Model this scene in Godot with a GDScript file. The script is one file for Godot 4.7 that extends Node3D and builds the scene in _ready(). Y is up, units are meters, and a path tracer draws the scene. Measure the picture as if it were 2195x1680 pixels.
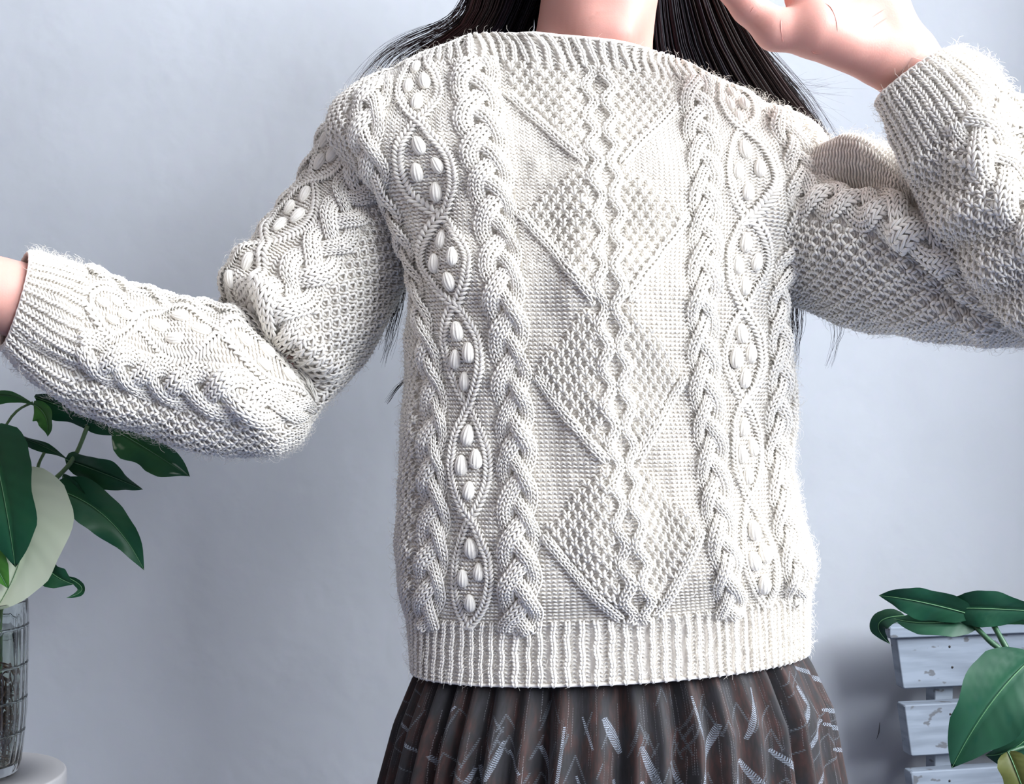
extends Node3D
# A person in a cream cable-knit pullover before a white wall, pothos plants at both sides.
# Units are metres, y is up. at(px, py, z) turns a pixel of the 2195 x 1680 frame into the point at depth z.

const F := 2687.0                      # focal length in pixels
const CAM := Vector3(0.0, 1.02, 1.25)
const ST := 0.00455                    # width of one knit stitch
const RW := 0.0038                     # height of one row

var rng := RandomNumberGenerator.new()
var noise := FastNoiseLite.new()
var M := {}
var knit_v: Array
var knit_rib: Array
var purl: Array
var sweater: MeshInstance3D


func _ready() -> void:
	rng.seed = 71
	noise.seed = 5
	noise.frequency = 1.0
	# ---- camera, sky, light, exposure
	var cam := Camera3D.new()
	cam.name = "camera"
	cam.position = CAM
	cam.fov = rad_to_deg(2.0 * atan(840.0 / F))
	cam.near = 0.05
	add_child(cam)
	var env := Environment.new()
	var sky_mat := ProceduralSkyMaterial.new()
	sky_mat.sky_top_color = Color(0.62, 0.74, 0.92)
	sky_mat.sky_horizon_color = Color(0.86, 0.90, 0.96)
	sky_mat.ground_bottom_color = Color(0.42, 0.42, 0.40)
	sky_mat.ground_horizon_color = Color(0.62, 0.63, 0.62)
	sky_mat.sky_energy_multiplier = 1.2
	sky_mat.ground_energy_multiplier = 0.8
	var sky := Sky.new()
	sky.sky_material = sky_mat
	env.background_mode = Environment.BG_SKY
	env.sky = sky
	env.tonemap_mode = Environment.TONE_MAPPER_LINEAR
	env.tonemap_exposure = 0.79
	env.sdfgi_enabled = true
	env.ssao_enabled = true
	env.ssil_enabled = true
	var we := WorldEnvironment.new()
	we.name = "world_environment"
	we.environment = env
	add_child(we)
	var day := AreaLight3D.new()           # daylight through the large side window
	day.name = "window_daylight"
	day.area_size = Vector2(1.8, 1.2)
	day.position = Vector3(2.36, 2.25, 0.95)
	day.rotation = Vector3(0, PI / 2, 0)   # shines towards -x
	day.light_color = Color(0.97, 0.985, 1.0)
	day.light_energy = 34.0
	day.shadow_enabled = true
	day.area_range = 9.0
	add_child(day)
	var front := AreaLight3D.new()         # and through the second window, beside the camera
	front.name = "second_window_daylight"
	front.area_size = Vector2(1.8, 1.25)
	front.position = Vector3(2.36, 2.3, 3.2)
	front.rotation = Vector3(0, PI / 2, 0)
	front.light_color = Color(0.95, 0.975, 1.0)
	front.light_energy = 29.5
	front.shadow_enabled = true
	front.area_range = 9.0
	add_child(front)
	materials()
	templates()
	room()
	person()
	left_plant()
	right_plant()


# ------------------------------------------------------------------ helpers
func at(px: float, py: float, z: float) -> Vector3:
	var d := CAM.z - z
	return Vector3((px - 1097.5) / F * d, CAM.y - (py - 840.0) / F * d, z)


func pix(p: Vector3) -> Vector2:
	var d := CAM.z - p.z
	return Vector2(1097.5 + p.x / d * F, 840.0 - (p.y - CAM.y) / d * F)


func lin(r: float, g: float, b: float) -> Color:   # sRGB 0..255 to a linear vertex colour
	return Color(r / 255.0, g / 255.0, b / 255.0).srgb_to_linear()


func mat(r: float, g: float, b: float, rough := 0.8) -> StandardMaterial3D:
	var m := StandardMaterial3D.new()
	m.albedo_color = Color(r / 255.0, g / 255.0, b / 255.0)
	m.roughness = rough
	return m


func tag(o: Node, label: String, category: String, group := "") -> void:
	o.set_meta("label", label)
	o.set_meta("category", category)
	if group:
		o.set_meta("group", group)


func thing(called: String, where: Vector3, label: String, category: String) -> Node3D:
	var o := Node3D.new()
	o.name = called
	o.position = where
	add_child(o, true)
	tag(o, label, category)
	return o


func put(called: String, mesh: Mesh, m: Material, parent: Node = null, kind := "") -> MeshInstance3D:
	var o := MeshInstance3D.new()
	o.name = called
	o.mesh = mesh
	o.material_override = m
	if kind:
		o.set_meta("kind", kind)
	if parent == null:
		parent = self
	parent.add_child(o, true)
	if parent is Node3D and parent != self:
		var q: Node3D = parent
		while q != null and q != self:
			if q.position != Vector3.ZERO:
				o.position -= q.position       # meshes are written in world places
			q = q.get_parent() as Node3D
	return o


class Baker:
	var v := PackedVector3Array()
	var n := PackedVector3Array()
	var c := PackedColorArray()
	var uv := PackedVector2Array()
	var ix := PackedInt32Array()

	func add(t: Array, xf: Transform3D, col := Color.WHITE) -> void:
		var o := v.size()
		v.append_array(xf * (t[0] as PackedVector3Array))
		n.append_array(Transform3D(xf.basis.inverse().transposed() * 0.004, Vector3.ZERO) * (t[1] as PackedVector3Array))
		var cc := PackedColorArray()
		cc.resize((t[0] as PackedVector3Array).size())
		cc.fill(col)
		c.append_array(cc)
		var ti: PackedInt32Array = t[2]
		var k := ix.size()
		ix.resize(k + ti.size())
		for i in ti:
			ix[k] = i + o
			k += 1

	func tube(pts: PackedVector3Array, rad: PackedFloat32Array, sides: int, col := Color.WHITE, cap := false) -> void:
		var o := v.size()
		var m := pts.size()
		var side := Vector3.ZERO
		for i in m:
			var t := (pts[mini(i + 1, m - 1)] - pts[maxi(i - 1, 0)]).normalized()
			if i == 0:
				side = t.cross(Vector3(0.31, 0.17, 0.93)).normalized()
			side = (side - t * side.dot(t)).normalized()
			var b := t.cross(side)
			for k in sides:
				var a := TAU * k / sides
				var d := side * cos(a) + b * sin(a)
				v.append(pts[i] + d * rad[i])
				n.append(d)
				c.append(col)
		for i in m - 1:
			for k in sides:
				var a := o + i * sides + k
				var b2 := o + i * sides + (k + 1) % sides
				ix.append_array(PackedInt32Array([a, a + sides, b2, b2, a + sides, b2 + sides]))
		if cap:
			for e in [0, m - 1]:
				var ci := v.size()
				v.append(pts[e])
				n.append((pts[0] - pts[1]).normalized() if e == 0 else (pts[m - 1] - pts[m - 2]).normalized())
				c.append(col)
				for k in sides:
					var a: int = o + e * sides + k
					var b2: int = o + e * sides + (k + 1) % sides
					ix.append_array(PackedInt32Array([ci, a, b2] if e == 0 else [ci, b2, a]))

	func grid(pts: PackedVector3Array, nu: int, nv: int, wrap: bool, flip: bool, cols := PackedColorArray(), uvs := PackedVector2Array()) -> void:
		var o := v.size()
		v.append_array(pts)
		if uvs.size():
			uv.append_array(uvs)
		for j in nv:
			for i in nu:
				var i0 := (i - 1 + nu) % nu if wrap else maxi(i - 1, 0)
				var i1 := (i + 1) % nu if wrap else mini(i + 1, nu - 1)
				var du := pts[j * nu + i1] - pts[j * nu + i0]
				var dv := pts[mini(j + 1, nv - 1) * nu + i] - pts[maxi(j - 1, 0) * nu + i]
				var q := du.cross(dv).normalized()
				n.append(-q if flip else q)
				c.append(cols[j * nu + i] if cols.size() else Color.WHITE)
		for j in nv - 1:
			for i in (nu if wrap else nu - 1):
				var a := o + j * nu + i
				var b := o + j * nu + (i + 1) % nu
				if flip:
					ix.append_array(PackedInt32Array([a, b, a + nu, b, b + nu, a + nu]))
				else:
					ix.append_array(PackedInt32Array([a, a + nu, b, b, a + nu, b + nu]))

	func flat_box(x0: Vector3, x1: Vector3, bev: float) -> void:   # a box with bevelled edges
		var cc := (x0 + x1) / 2.0
		var h := (x1 - x0) / 2.0
		for ax in 3:
			for s in [-1.0, 1.0]:
				var nn := Vector3.ZERO
				nn[ax] = s
				var uu := Vector3.ZERO
				uu[(ax + 1) % 3] = 1.0
				var w := nn.cross(uu)
				var hu: float = h[(ax + 1) % 3]
				var hw := absf(w.dot(h))
				var hn: float = h[ax]
				var o := v.size()
				for q in [[-1, -1], [1, -1], [1, 1], [-1, 1]]:
					v.append(cc + nn * hn + uu * (q[0] * (hu - bev)) + w * (q[1] * (hw - bev)))
					n.append(nn)
					c.append(Color.WHITE)
				ix.append_array(PackedInt32Array([o, o + 2, o + 1, o, o + 3, o + 2]))
		if bev <= 0.0:
			return
		for ax in 3:                                                   # the twelve edge strips
			for s1 in [-1.0, 1.0]:
				for s2 in [-1.0, 1.0]:
					var e := Vector3.ZERO
					e[ax] = 1.0
					var a := Vector3.ZERO
					a[(ax + 1) % 3] = s1
					var b := Vector3.ZERO
					b[(ax + 2) % 3] = s2
					var he: float = h[ax] - bev
					var pa := a * (h[(ax + 1) % 3]) + b * (h[(ax + 2) % 3] - bev)
					var pb := a * (h[(ax + 1) % 3] - bev) + b * (h[(ax + 2) % 3])
					var o := v.size()
					for q in [pa - e * he, pa + e * he, pb + e * he, pb - e * he]:
						v.append(cc + q)
						c.append(Color.WHITE)
					n.append_array(PackedVector3Array([a, a, b, b]))
					if s1 * s2 > 0.0:
						ix.append_array(PackedInt32Array([o, o + 2, o + 1, o, o + 3, o + 2]))
					else:
						ix.append_array(PackedInt32Array([o, o + 1, o + 2, o, o + 2, o + 3]))
		for sx in [-1.0, 1.0]:
			for sy in [-1.0, 1.0]:
				for sz in [-1.0, 1.0]:
					var o := v.size()
					var s := Vector3(sx, sy, sz)
					for k in 3:
						var p := s * (h - Vector3.ONE * bev)
						p[k] = s[k] * h[k]
						v.append(cc + p)
						n.append(s.normalized())
						c.append(Color.WHITE)
					ix.append_array(PackedInt32Array([o, o + 2, o + 1] if sx * sy * sz > 0.0 else [o, o + 1, o + 2]))

	func lathe(prof: PackedVector2Array, origin: Vector3, sides: int, flute := 0.0, nfl := 12, rows := Vector2.ZERO) -> void:
		var pts := PackedVector3Array()
		var uvs := PackedVector2Array()
		for j in prof.size():
			for i in sides:
				var a := TAU * i / sides
				var r := prof[j].x
				if rows != Vector2.ZERO and prof[j].y > rows.x and prof[j].y < rows.y:
					r *= 1.0 + flute * absf(sin(a * nfl / 2.0))
				pts.append(origin + Vector3(cos(a) * r, prof[j].y, sin(a) * r))
		grid(pts, sides, prof.size(), true, true, PackedColorArray(), uvs)

	func mesh() -> ArrayMesh:
		for i in n.size():
			n[i] = n[i].normalized()
		if v.size() < 3000:                       # front faces clockwise
			for k in range(0, ix.size(), 3):
				var q := ix[k + 1]
				if (v[q] - v[ix[k]]).cross(v[ix[k + 2]] - v[ix[k]]).dot(n[ix[k]] + n[q] + n[ix[k + 2]]) > 0.0:
					ix[k + 1] = ix[k + 2]
					ix[k + 2] = q
		var arr := []
		arr.resize(Mesh.ARRAY_MAX)
		arr[Mesh.ARRAY_VERTEX] = v
		arr[Mesh.ARRAY_NORMAL] = n
		arr[Mesh.ARRAY_COLOR] = c
		if uv.size() == v.size():
			arr[Mesh.ARRAY_TEX_UV] = uv
		arr[Mesh.ARRAY_INDEX] = ix
		var am := ArrayMesh.new()
		am.add_surface_from_arrays(Mesh.PRIMITIVE_TRIANGLES, arr)
		return am


func boxm(x0: Vector3, x1: Vector3, bev := 0.0) -> ArrayMesh:
	var b := Baker.new()
	b.flat_box(x0, x1, bev)
	return b.mesh()


func cr(a: Variant, b: Variant, c: Variant, d: Variant, t: float) -> Variant:   # Catmull-Rom
	return b + 0.5 * t * (c - a + t * (2.0 * a - 5.0 * b + 4.0 * c - d + t * (3.0 * (b - c) + d - a)))


func along(list: Array, s: float) -> Variant:   # smooth value of a list at position s
	var k := clampi(int(floor(s)), 0, list.size() - 2)
	return cr(list[maxi(k - 1, 0)], list[k], list[k + 1], list[mini(k + 2, list.size() - 1)], clampf(s - k, 0.0, 1.0))


func table(xs: Array, ys: Array, x: float) -> float:
	if x <= xs[0]:
		return ys[0]
	for i in xs.size() - 1:
		if x <= xs[i + 1]:
			return lerpf(ys[i], ys[i + 1], (x - xs[i]) / (xs[i + 1] - xs[i]))
	return ys[-1]


# ------------------------------------------------------------------ materials
func noise_tex(freq: float, lo: Color, hi: Color, seed_: int, normal := false, bump := 4.0) -> NoiseTexture2D:
	var t := NoiseTexture2D.new()
	t.width = 512
	t.height = 512
	t.seamless = true
	var f := FastNoiseLite.new()
	f.seed = seed_
	f.frequency = freq
	f.fractal_octaves = 5
	t.noise = f
	if normal:
		t.as_normal_map = true
		t.bump_strength = bump
	else:
		var g := Gradient.new()
		g.set_color(0, lo)
		g.set_color(1, hi)
		t.color_ramp = g
	return t


func materials() -> void:
	var wool := mat(255, 255, 255, 1.0)
	wool.vertex_color_use_as_albedo = true
	wool.metallic_specular = 0.2
	wool.rim_enabled = true
	wool.rim = 0.3
	wool.rim_tint = 0.3
	M.wool = wool
	var fuzz := mat(246, 240, 230, 1.0)
	fuzz.metallic_specular = 0.1
	M.fuzz = fuzz
	var wall := mat(255, 255, 255, 0.9)
	wall.albedo_texture = noise_tex(0.01, Color(0.66, 0.675, 0.70), Color(0.69, 0.705, 0.73), 3)
	wall.uv1_triplanar = true
	wall.uv1_world_triplanar = true
	wall.uv1_scale = Vector3(0.8, 0.8, 0.8)
	wall.normal_enabled = true
	wall.normal_texture = noise_tex(0.08, Color.BLACK, Color.WHITE, 9, true, 1.2)
	wall.normal_scale = 0.12
	wall.metallic_specular = 0.25
	M.wall = wall
	M.ceiling = mat(205, 205, 208, 0.95)
	M.floor = mat(70, 84, 112, 0.6)
	M.paint = mat(98, 84, 76, 0.9)
	M.trim = mat(238, 238, 236, 0.5)
	var skin := mat(206, 152, 140, 0.5)
	skin.subsurf_scatter_enabled = true
	skin.subsurf_scatter_strength = 0.25
	skin.metallic_specular = 0.4
	skin.normal_enabled = true
	skin.normal_texture = noise_tex(0.09, Color.BLACK, Color.WHITE, 17, true, 2.0)
	skin.normal_scale = 0.15
	skin.uv1_triplanar = true
	skin.uv1_scale = Vector3(9, 9, 9)
	M.skin = skin
	M.crease = mat(188, 128, 118, 0.7)
	M.eye_white = mat(232, 228, 224, 0.2)
	M.iris = mat(44, 28, 22, 0.15)
	M.lips = mat(184, 104, 104, 0.4)
	M.brow = mat(34, 28, 30, 0.7)
	M.nail = mat(238, 190, 182, 0.25)
	var hair := mat(255, 255, 255, 0.5)
	hair.vertex_color_use_as_albedo = true
	hair.metallic_specular = 0.28
	M.hair = hair
	var leaf := mat(255, 255, 255, 0.45)
	leaf.vertex_color_use_as_albedo = true
	leaf.metallic_specular = 0.35
	leaf.backlight_enabled = true
	leaf.backlight = Color(0.22, 0.26, 0.12)
	M.leaf = leaf
	M.stem = mat(86, 112, 74, 0.5)
	M.dark_stem = mat(38, 78, 50, 0.5)
	M.midrib = mat(84, 128, 88, 0.5)
	M.root = mat(84, 54, 34, 0.7)
	var glass := mat(255, 255, 255, 0.02)
	glass.albedo_color = Color(0.97, 0.99, 0.985, 0.0)
	glass.refraction_enabled = true
	glass.refraction_scale = 0.05
	M.glass = glass
	var water := mat(255, 255, 255, 0.0)
	water.albedo_color = Color(0.93, 0.95, 0.90, 0.0)
	water.refraction_enabled = true
	water.refraction_scale = 0.033
	M.water = water
	var pane := mat(255, 255, 255, 0.0)
	pane.albedo_color = Color(1, 1, 1, 0.04)
	pane.transparency = BaseMaterial3D.TRANSPARENCY_ALPHA
	M.pane = pane
	M.stand = mat(186, 184, 184, 0.6)
	M.pot = mat(224, 222, 218, 0.4)
	M.soil = mat(52, 40, 32, 1.0)
	M.nailhead = mat(60, 56, 54, 0.5)
	for k in 3:
		var w := mat(255, 255, 255, 0.7)
		w.albedo_texture = wood_tex(100 + k)
		w.uv1_triplanar = true
		w.uv1_scale = Vector3(2.4, 2.4, 2.4)
		w.uv1_offset = Vector3(0.37 * k, 0.21 * k, 0.1)
		M["wood%d" % k] = w
	M.skirt = skirt_material()


func wood_tex(seed_: int) -> ImageTexture:      # white paint worn through to grey grain
	var im := Image.create(512, 512, false, Image.FORMAT_RGB8)
	var f := FastNoiseLite.new()
	f.seed = seed_
	f.frequency = 0.02
	f.fractal_octaves = 4
	for y in 512:
		for x in 512:
			var g := f.get_noise_2d(x * 0.25, y * 2.2)
			var w := f.get_noise_2d(x * 0.9 + 900.0, y * 1.6)
			var c := Color(0.52, 0.56, 0.61).lerp(Color(0.43, 0.465, 0.51), clampf(g * 1.2 + 0.35, 0.0, 1.0))
			if w > 0.43:
				c = c.lerp(Color(0.25, 0.24, 0.24), clampf((w - 0.43) * 9.0, 0.0, 0.7))
			im.set_pixel(x, y, c)
	return ImageTexture.create_from_image(im)


func skirt_material() -> StandardMaterial3D:   # woven print: brown panels, silver chevrons, fine vertical threads
	var w := 2048
	var h := 560
	var im := Image.create(w, h, false, Image.FORMAT_RGB8)
	var f := FastNoiseLite.new()
	f.seed = 44
	f.frequency = 0.012
	f.fractal_octaves = 4
	for y in h:
		for x in w:
			var a := f.get_noise_2d(x * 1.3, y * 0.35)
			var b := f.get_noise_2d(x * 9.0, y * 1.2 + 500.0)
			var c := Color(0.145, 0.066, 0.054).lerp(Color(0.07, 0.062, 0.082), clampf(a * 2.2 + 0.5, 0.0, 1.0))
			c = c * (1.0 + b * 0.7)
			if (x + (y / 2) * 2) % 4 < 1:
				c = c * 1.18
			im.set_pixel(x, y, c)
	var r := RandomNumberGenerator.new()
	r.seed = 12
	for k in 330:                                # fine dotted threads
		var x0 := r.randi_range(0, w - 1)
		var y0 := r.randi_range(-60, h - 40)
		var n := r.randi_range(50, 240)
		var tone := Color(0.46, 0.46, 0.48) * r.randf_range(0.55, 1.0)
		for i in n:
			var y := y0 + i
			if y >= 0 and y < h and (i / 3) % 3 < 2:
				im.set_pixel(clampi(x0 + int(2.0 * sin(i * 0.03 + k)), 0, w - 1), y, tone)
	var strokes := [
		[976, 1464, 935, 1515, 9], [877, 1473, 870, 1501, 6], [870, 1501, 898, 1580, 8], [918, 1566, 925, 1631, 9], [925, 1631, 962, 1690, 17],
		[1014, 1575, 1018, 1640, 9], [1018, 1640, 1045, 1690, 12], [1074, 1524, 1046, 1598, 10], [1009, 1580, 975, 1665, 8], [1079, 1543, 1109, 1584, 8],
		[1135, 1538, 1155, 1608, 8], [1195, 1496, 1167, 1690, 7], [1274, 1482, 1306, 1556, 17], [1293, 1603, 1309, 1690, 9], [1346, 1538, 1394, 1634, 16],
		[1348, 1603, 1392, 1672, 13], [1366, 1650, 1396, 1700, 11], [1504, 1508, 1470, 1603, 15], [1470, 1603, 1458, 1645, 8], [1409, 1570, 1460, 1652, 10],
		[1460, 1660, 1499, 1629, 9], [1440, 1640, 1460, 1672, 8], [1585, 1450, 1562, 1543, 12], [1450, 1450, 1469, 1533, 7], [1553, 1580, 1629, 1680, 15],
		[1618, 1570, 1676, 1633, 14], [1549, 1584, 1530, 1640, 7], [1641, 1501, 1650, 1570, 8], [1695, 1430, 1768, 1491, 14], [1690, 1464, 1706, 1505, 13],
		[1706, 1505, 1697, 1545, 13], [1729, 1519, 1773, 1545, 12], [1734, 1547, 1782, 1586, 12], [1731, 1538, 1706, 1603, 13], [1706, 1603, 1727, 1650, 13],
		[1752, 1600, 1790, 1628, 11], [1745, 1640, 1730, 1690, 11], [1770, 1660, 1796, 1690, 11], [880, 1620, 900, 1690, 14], [838, 1600, 832, 1690, 9], [1100, 1650, 1112, 1690, 12],
		[1216, 1590, 1250, 1670, 7], [1230, 1480, 1250, 1540, 6]]
	for k in 120:                                # fainter pairs between them
		var x0 := r.randf_range(800.0, 1810.0)
		var y0 := r.randf_range(1430.0, 1690.0)
		var l := r.randf_range(22.0, 60.0)
		strokes.append([x0, y0, x0 - l * 0.42, y0 + l, 4])
		if k % 2:
			strokes.append([x0, y0, x0 + l * 0.42, y0 + l, 4])
	for s in strokes:
		var p0 := skirt_uv(s[0], s[1]) * Vector2(w, h)
		var p1 := skirt_uv(s[2], s[3]) * Vector2(w, h)
		var len := p0.distance_to(p1)
		var d := (p1 - p0) / len
		var q := Vector2(-d.y, d.x)
		var hw: float = s[4] * 0.5 * w / 1536.0 * 1.15
		for i in int(len):
			var taper := 0.55 + 0.45 * sin(PI * clampf(i / len, 0.06, 0.94))
			for jj in int(hw * 4.0):
				var e := jj * 0.5 - hw
				var ph := fposmod(i + absf(e) * 0.8, 7.0)      # beads set like a herringbone
				if ph > 4.3 or absf(e) > hw * taper:
					continue
				var p := p0 + d * i + q * e
				var x := int(p.x)
				var y := int(p.y)
				if x >= 0 and x < w and y >= 0 and y < h:
					var k := 0.5 + 0.5 * sin(ph / 4.3 * PI)
					im.set_pixel(x, y, Color(0.62, 0.66, 0.72) * k * (0.6 if s[4] < 5 else 1.0) * r.randf_range(0.6, 1.1))
	var m := mat(255, 255, 255, 0.75)
	m.albedo_texture = ImageTexture.create_from_image(im)
	m.rim_enabled = true
	m.rim = 0.25
	m.rim_tint = 0.6
	return m


func skirt_uv(px: float, py: float) -> Vector2:
	var s := (py - 1400.0) / 280.0
	var half := lerpf(418.0, 494.0, s)
	return Vector2(asin(clampf((px - 1307.0) / half, -1.0, 1.0)) / PI + 0.5, clampf(s / 1.1, 0.0, 1.0))


func templates() -> void:
	# one knit stitch: two legs in a V, in a cell 1 wide and 1 high, z outwards
	var b := Baker.new()
	for s in [-1.0, 1.0]:
		var p := PackedVector3Array([Vector3(0.03 * s, -0.40, -0.2), Vector3(0.14 * s, -0.03, 0.22), Vector3(0.29 * s, 0.4, 0.36), Vector3(0.42 * s, 0.8, 0.12), Vector3(0.47 * s, 1.02, -0.2)])
		b.tube(p, PackedFloat32Array([0.12, 0.2, 0.225, 0.2, 0.12]), 5)
	knit_v = orient([b.v, b.n, b.ix])
	var b3 := Baker.new()       # a narrower stitch for ribs
	for s in [-1.0, 1.0]:
		var p := PackedVector3Array([Vector3(0.04 * s, -0.42, -0.14), Vector3(0.13 * s, 0.05, 0.24), Vector3(0.22 * s, 0.55, 0.32), Vector3(0.26 * s, 1.06, -0.1)])
		b3.tube(p, PackedFloat32Array([0.14, 0.22, 0.23, 0.14]), 5)
	knit_rib = orient([b3.v, b3.n, b3.ix])
	# one purl stitch: a bump with its ends tucked under
	var b2 := Baker.new()
	var pp := PackedVector3Array()
	var rr := PackedFloat32Array()
	for i in 7:
		var x := -0.54 + 1.08 * i / 6.0
		pp.append(Vector3(x, 0.27 * cos(TAU * x), 0.02 + 0.2 * cos(TAU * x)))
		rr.append(0.245)
	b2.tube(pp, rr, 5)
	purl = orient([b2.v, b2.n, b2.ix])


func orient(t: Array) -> Array:   # front faces clockwise
	var v: PackedVector3Array = t[0]
	var n: PackedVector3Array = t[1]
	var ix: PackedInt32Array = t[2]
	var s := 0.0
	for k in range(0, ix.size(), 3):
		s += (v[ix[k + 1]] - v[ix[k]]).cross(v[ix[k + 2]] - v[ix[k]]).dot(n[ix[k]])
	if s > 0.0:
		for k in range(0, ix.size(), 3):
			var q := ix[k + 1]
			ix[k + 1] = ix[k + 2]
			ix[k + 2] = q
	return [v, n, ix]


# ------------------------------------------------------------------ room
func struct(called: String, mesh: Mesh, m: Material, parent: Node = null) -> MeshInstance3D:
	var o := put(called, mesh, m, parent)
	if parent == null:
		o.set_meta("kind", "structure")
	return o


func room() -> void:
	var x0 := -2.6
	var x1 := 2.4
	var zb := -0.5
	var zf := 4.4
	var hh := 3.1
	var wb := struct("wall_back", boxm(Vector3(x0 - 0.12, -0.1, zb - 0.12), Vector3(x1 + 0.12, hh + 0.1, zb)), M.wall)
	var hb := Baker.new()                # the fine hairline on the plaster beside the planter
	hb.tube(PackedVector3Array([at(1886, 1548, zb + 0.0004), at(1884, 1570, zb + 0.0004), at(1879, 1584, zb + 0.0004)]), PackedFloat32Array([0.0003, 0.0008, 0.0002]), 4)
	put("crack", hb.mesh(), M.nailhead, wb)
	struct("wall_left", boxm(Vector3(x0 - 0.12, -0.1, zb), Vector3(x0, hh + 0.1, zf)), M.paint)
	struct("wall_front", boxm(Vector3(x0 - 0.12, -0.1, zf), Vector3(x1 + 0.12, hh + 0.1, zf + 0.12)), M.paint)
	struct("floor", boxm(Vector3(x0, -0.1, zb), Vector3(x1, 0, zf)), M.floor)
	struct("ceiling", boxm(Vector3(x0, hh, zb), Vector3(x1, hh + 0.1, zf)), M.ceiling)
	# the side wall with its two window openings
	var y0 := 1.63
	var y1 := 2.97
	var z0 := 0.03
	var z1 := 1.87
	var b := Baker.new()
	b.flat_box(Vector3(x1, -0.1, zb), Vector3(x1 + 0.12, y0, zf), 0.0)
	b.flat_box(Vector3(x1, y1, zb), Vector3(x1 + 0.12, hh + 0.1, zf), 0.0)
	for q in [[zb, z0], [z1, 2.26], [4.14, zf]]:
		b.flat_box(Vector3(x1, y0, q[0]), Vector3(x1 + 0.12, y1, q[1]), 0.0)
	struct("wall_right", b.mesh(), M.paint)
	struct("wall_pier", boxm(Vector3(1.05, 0.0, zb), Vector3(x1, hh, -0.1)), M.wall)
	for k in 2:
		var za: float = [z0, 2.26][k]
		var zc: float = [z1, 4.14][k]
		var zm := (za + zc) / 2.0
		var f := Baker.new()
		for q in [[y0, y0 + 0.04, za, zc], [y1 - 0.04, y1, za, zc], [y0, y1, za, za + 0.04], [y0, y1, zc - 0.04, zc], [y0, y1, zm - 0.02, zm + 0.02]]:
			f.flat_box(Vector3(x1 + 0.045, q[0], q[2]), Vector3(x1 + 0.095, q[1], q[3]), 0.003)
		var win := struct("window_%d" % (k + 1), f.mesh(), M.trim)
		for q in [[za + 0.04, zm - 0.02], [zm + 0.02, zc - 0.04]]:
			put("pane", boxm(Vector3(x1 + 0.067, y0 + 0.04, q[0]), Vector3(x1 + 0.071, y1 - 0.04, q[1])), M.pane, win)
	struct("trim_1", boxm(Vector3(x1 - 0.03, y0 - 0.03, z0 - 0.05), Vector3(x1 + 0.04, y0, z1 + 0.05), 0.004), M.trim)
	struct("baseboard_back", boxm(Vector3(x0, 0, zb), Vector3(1.05, 0.08, zb + 0.014), 0.003), M.trim)


# ------------------------------------------------------------------ knitting
class Sheet:                       # a knitted surface: u counts stitches, v counts rows
	var nu := 0
	var nv := 0
	var u0 := 0.0
	var wrap := false
	var P := PackedVector3Array()
	var N := PackedVector3Array()

	func finish() -> void:         # outward normals from the places
		N.resize(P.size())
		for j in nv:
			var mid := Vector3.ZERO
			for i in nu:
				mid += P[j * nu + i]
			mid /= nu
			for i in nu:
				var i0 := (i - 1 + nu) % nu if wrap else maxi(i - 1, 0)
				var i1 := (i + 1) % nu if wrap else mini(i + 1, nu - 1)
				var du := P[j * nu + i1] - P[j * nu + i0]
				var dv := P[mini(j + 1, nv - 1) * nu + i] - P[maxi(j - 1, 0) * nu + i]
				var q := du.cross(dv).normalized()
				N[j * nu + i] = q if q.dot(P[j * nu + i] - mid) > 0.0 else -q

	func pos(u: float, v: float, h: float) -> Vector3:
		var x := u - u0
		x = fposmod(x, nu) if wrap else clampf(x, 0.0, nu - 1.001)
		var y := clampf(v, 0.0, nv - 1.001)
		var i := int(x)
		var j := int(y)
		var fx := x - i
		var fy := y - j
		var i2 := (i + 1) % nu
		var a := j * nu + i
		var b := j * nu + i2
		var p := P[a].lerp(P[b], fx).lerp(P[a + nu].lerp(P[b + nu], fx), fy)
		if h == 0.0:
			return p
		return p + N[a].lerp(N[b], fx).lerp(N[a + nu].lerp(N[b + nu], fx), fy) * (h * 0.00455)

	func nrm(u: float, v: float) -> Vector3:
		var x := u - u0
		x = fposmod(x, nu) if wrap else clampf(x, 0.0, nu - 1.001)
		return N[clampi(int(v + 0.5), 0, nv - 1) * nu + int(x + 0.5) % nu]


func frame(o: Vector3, x: Vector3, y: Vector3, nn: Vector3, depth: float) -> Transform3D:
	var z := x.cross(y).normalized()
	if z.dot(nn) < 0.0:
		x = -x
		z = -z
	return Transform3D(Basis(x, y, z * depth), o)


func wool_tone() -> Color:
	var k := rng.randf_range(0.94, 1.02)
	return Color(0.90 * k, 0.862 * k, 0.80 * k)


func stitch(b: Baker, t: Array, sh: Sheet, u: float, v: float, h: float, w := 1.0, depth := 1.0) -> void:
	var o := sh.pos(u, v, h)
	var x := sh.pos(u + 0.5 * w, v + 0.5, h) - sh.pos(u - 0.5 * w, v + 0.5, h)
	var y := sh.pos(u, v + 1.0, h) - o
	o += x * rng.randf_range(-0.05, 0.05) + y * rng.randf_range(-0.05, 0.05)
	b.add(t, frame(o, x, y, sh.nrm(u, v), ST * depth * rng.randf_range(0.9, 1.1)), wool_tone())


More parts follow.
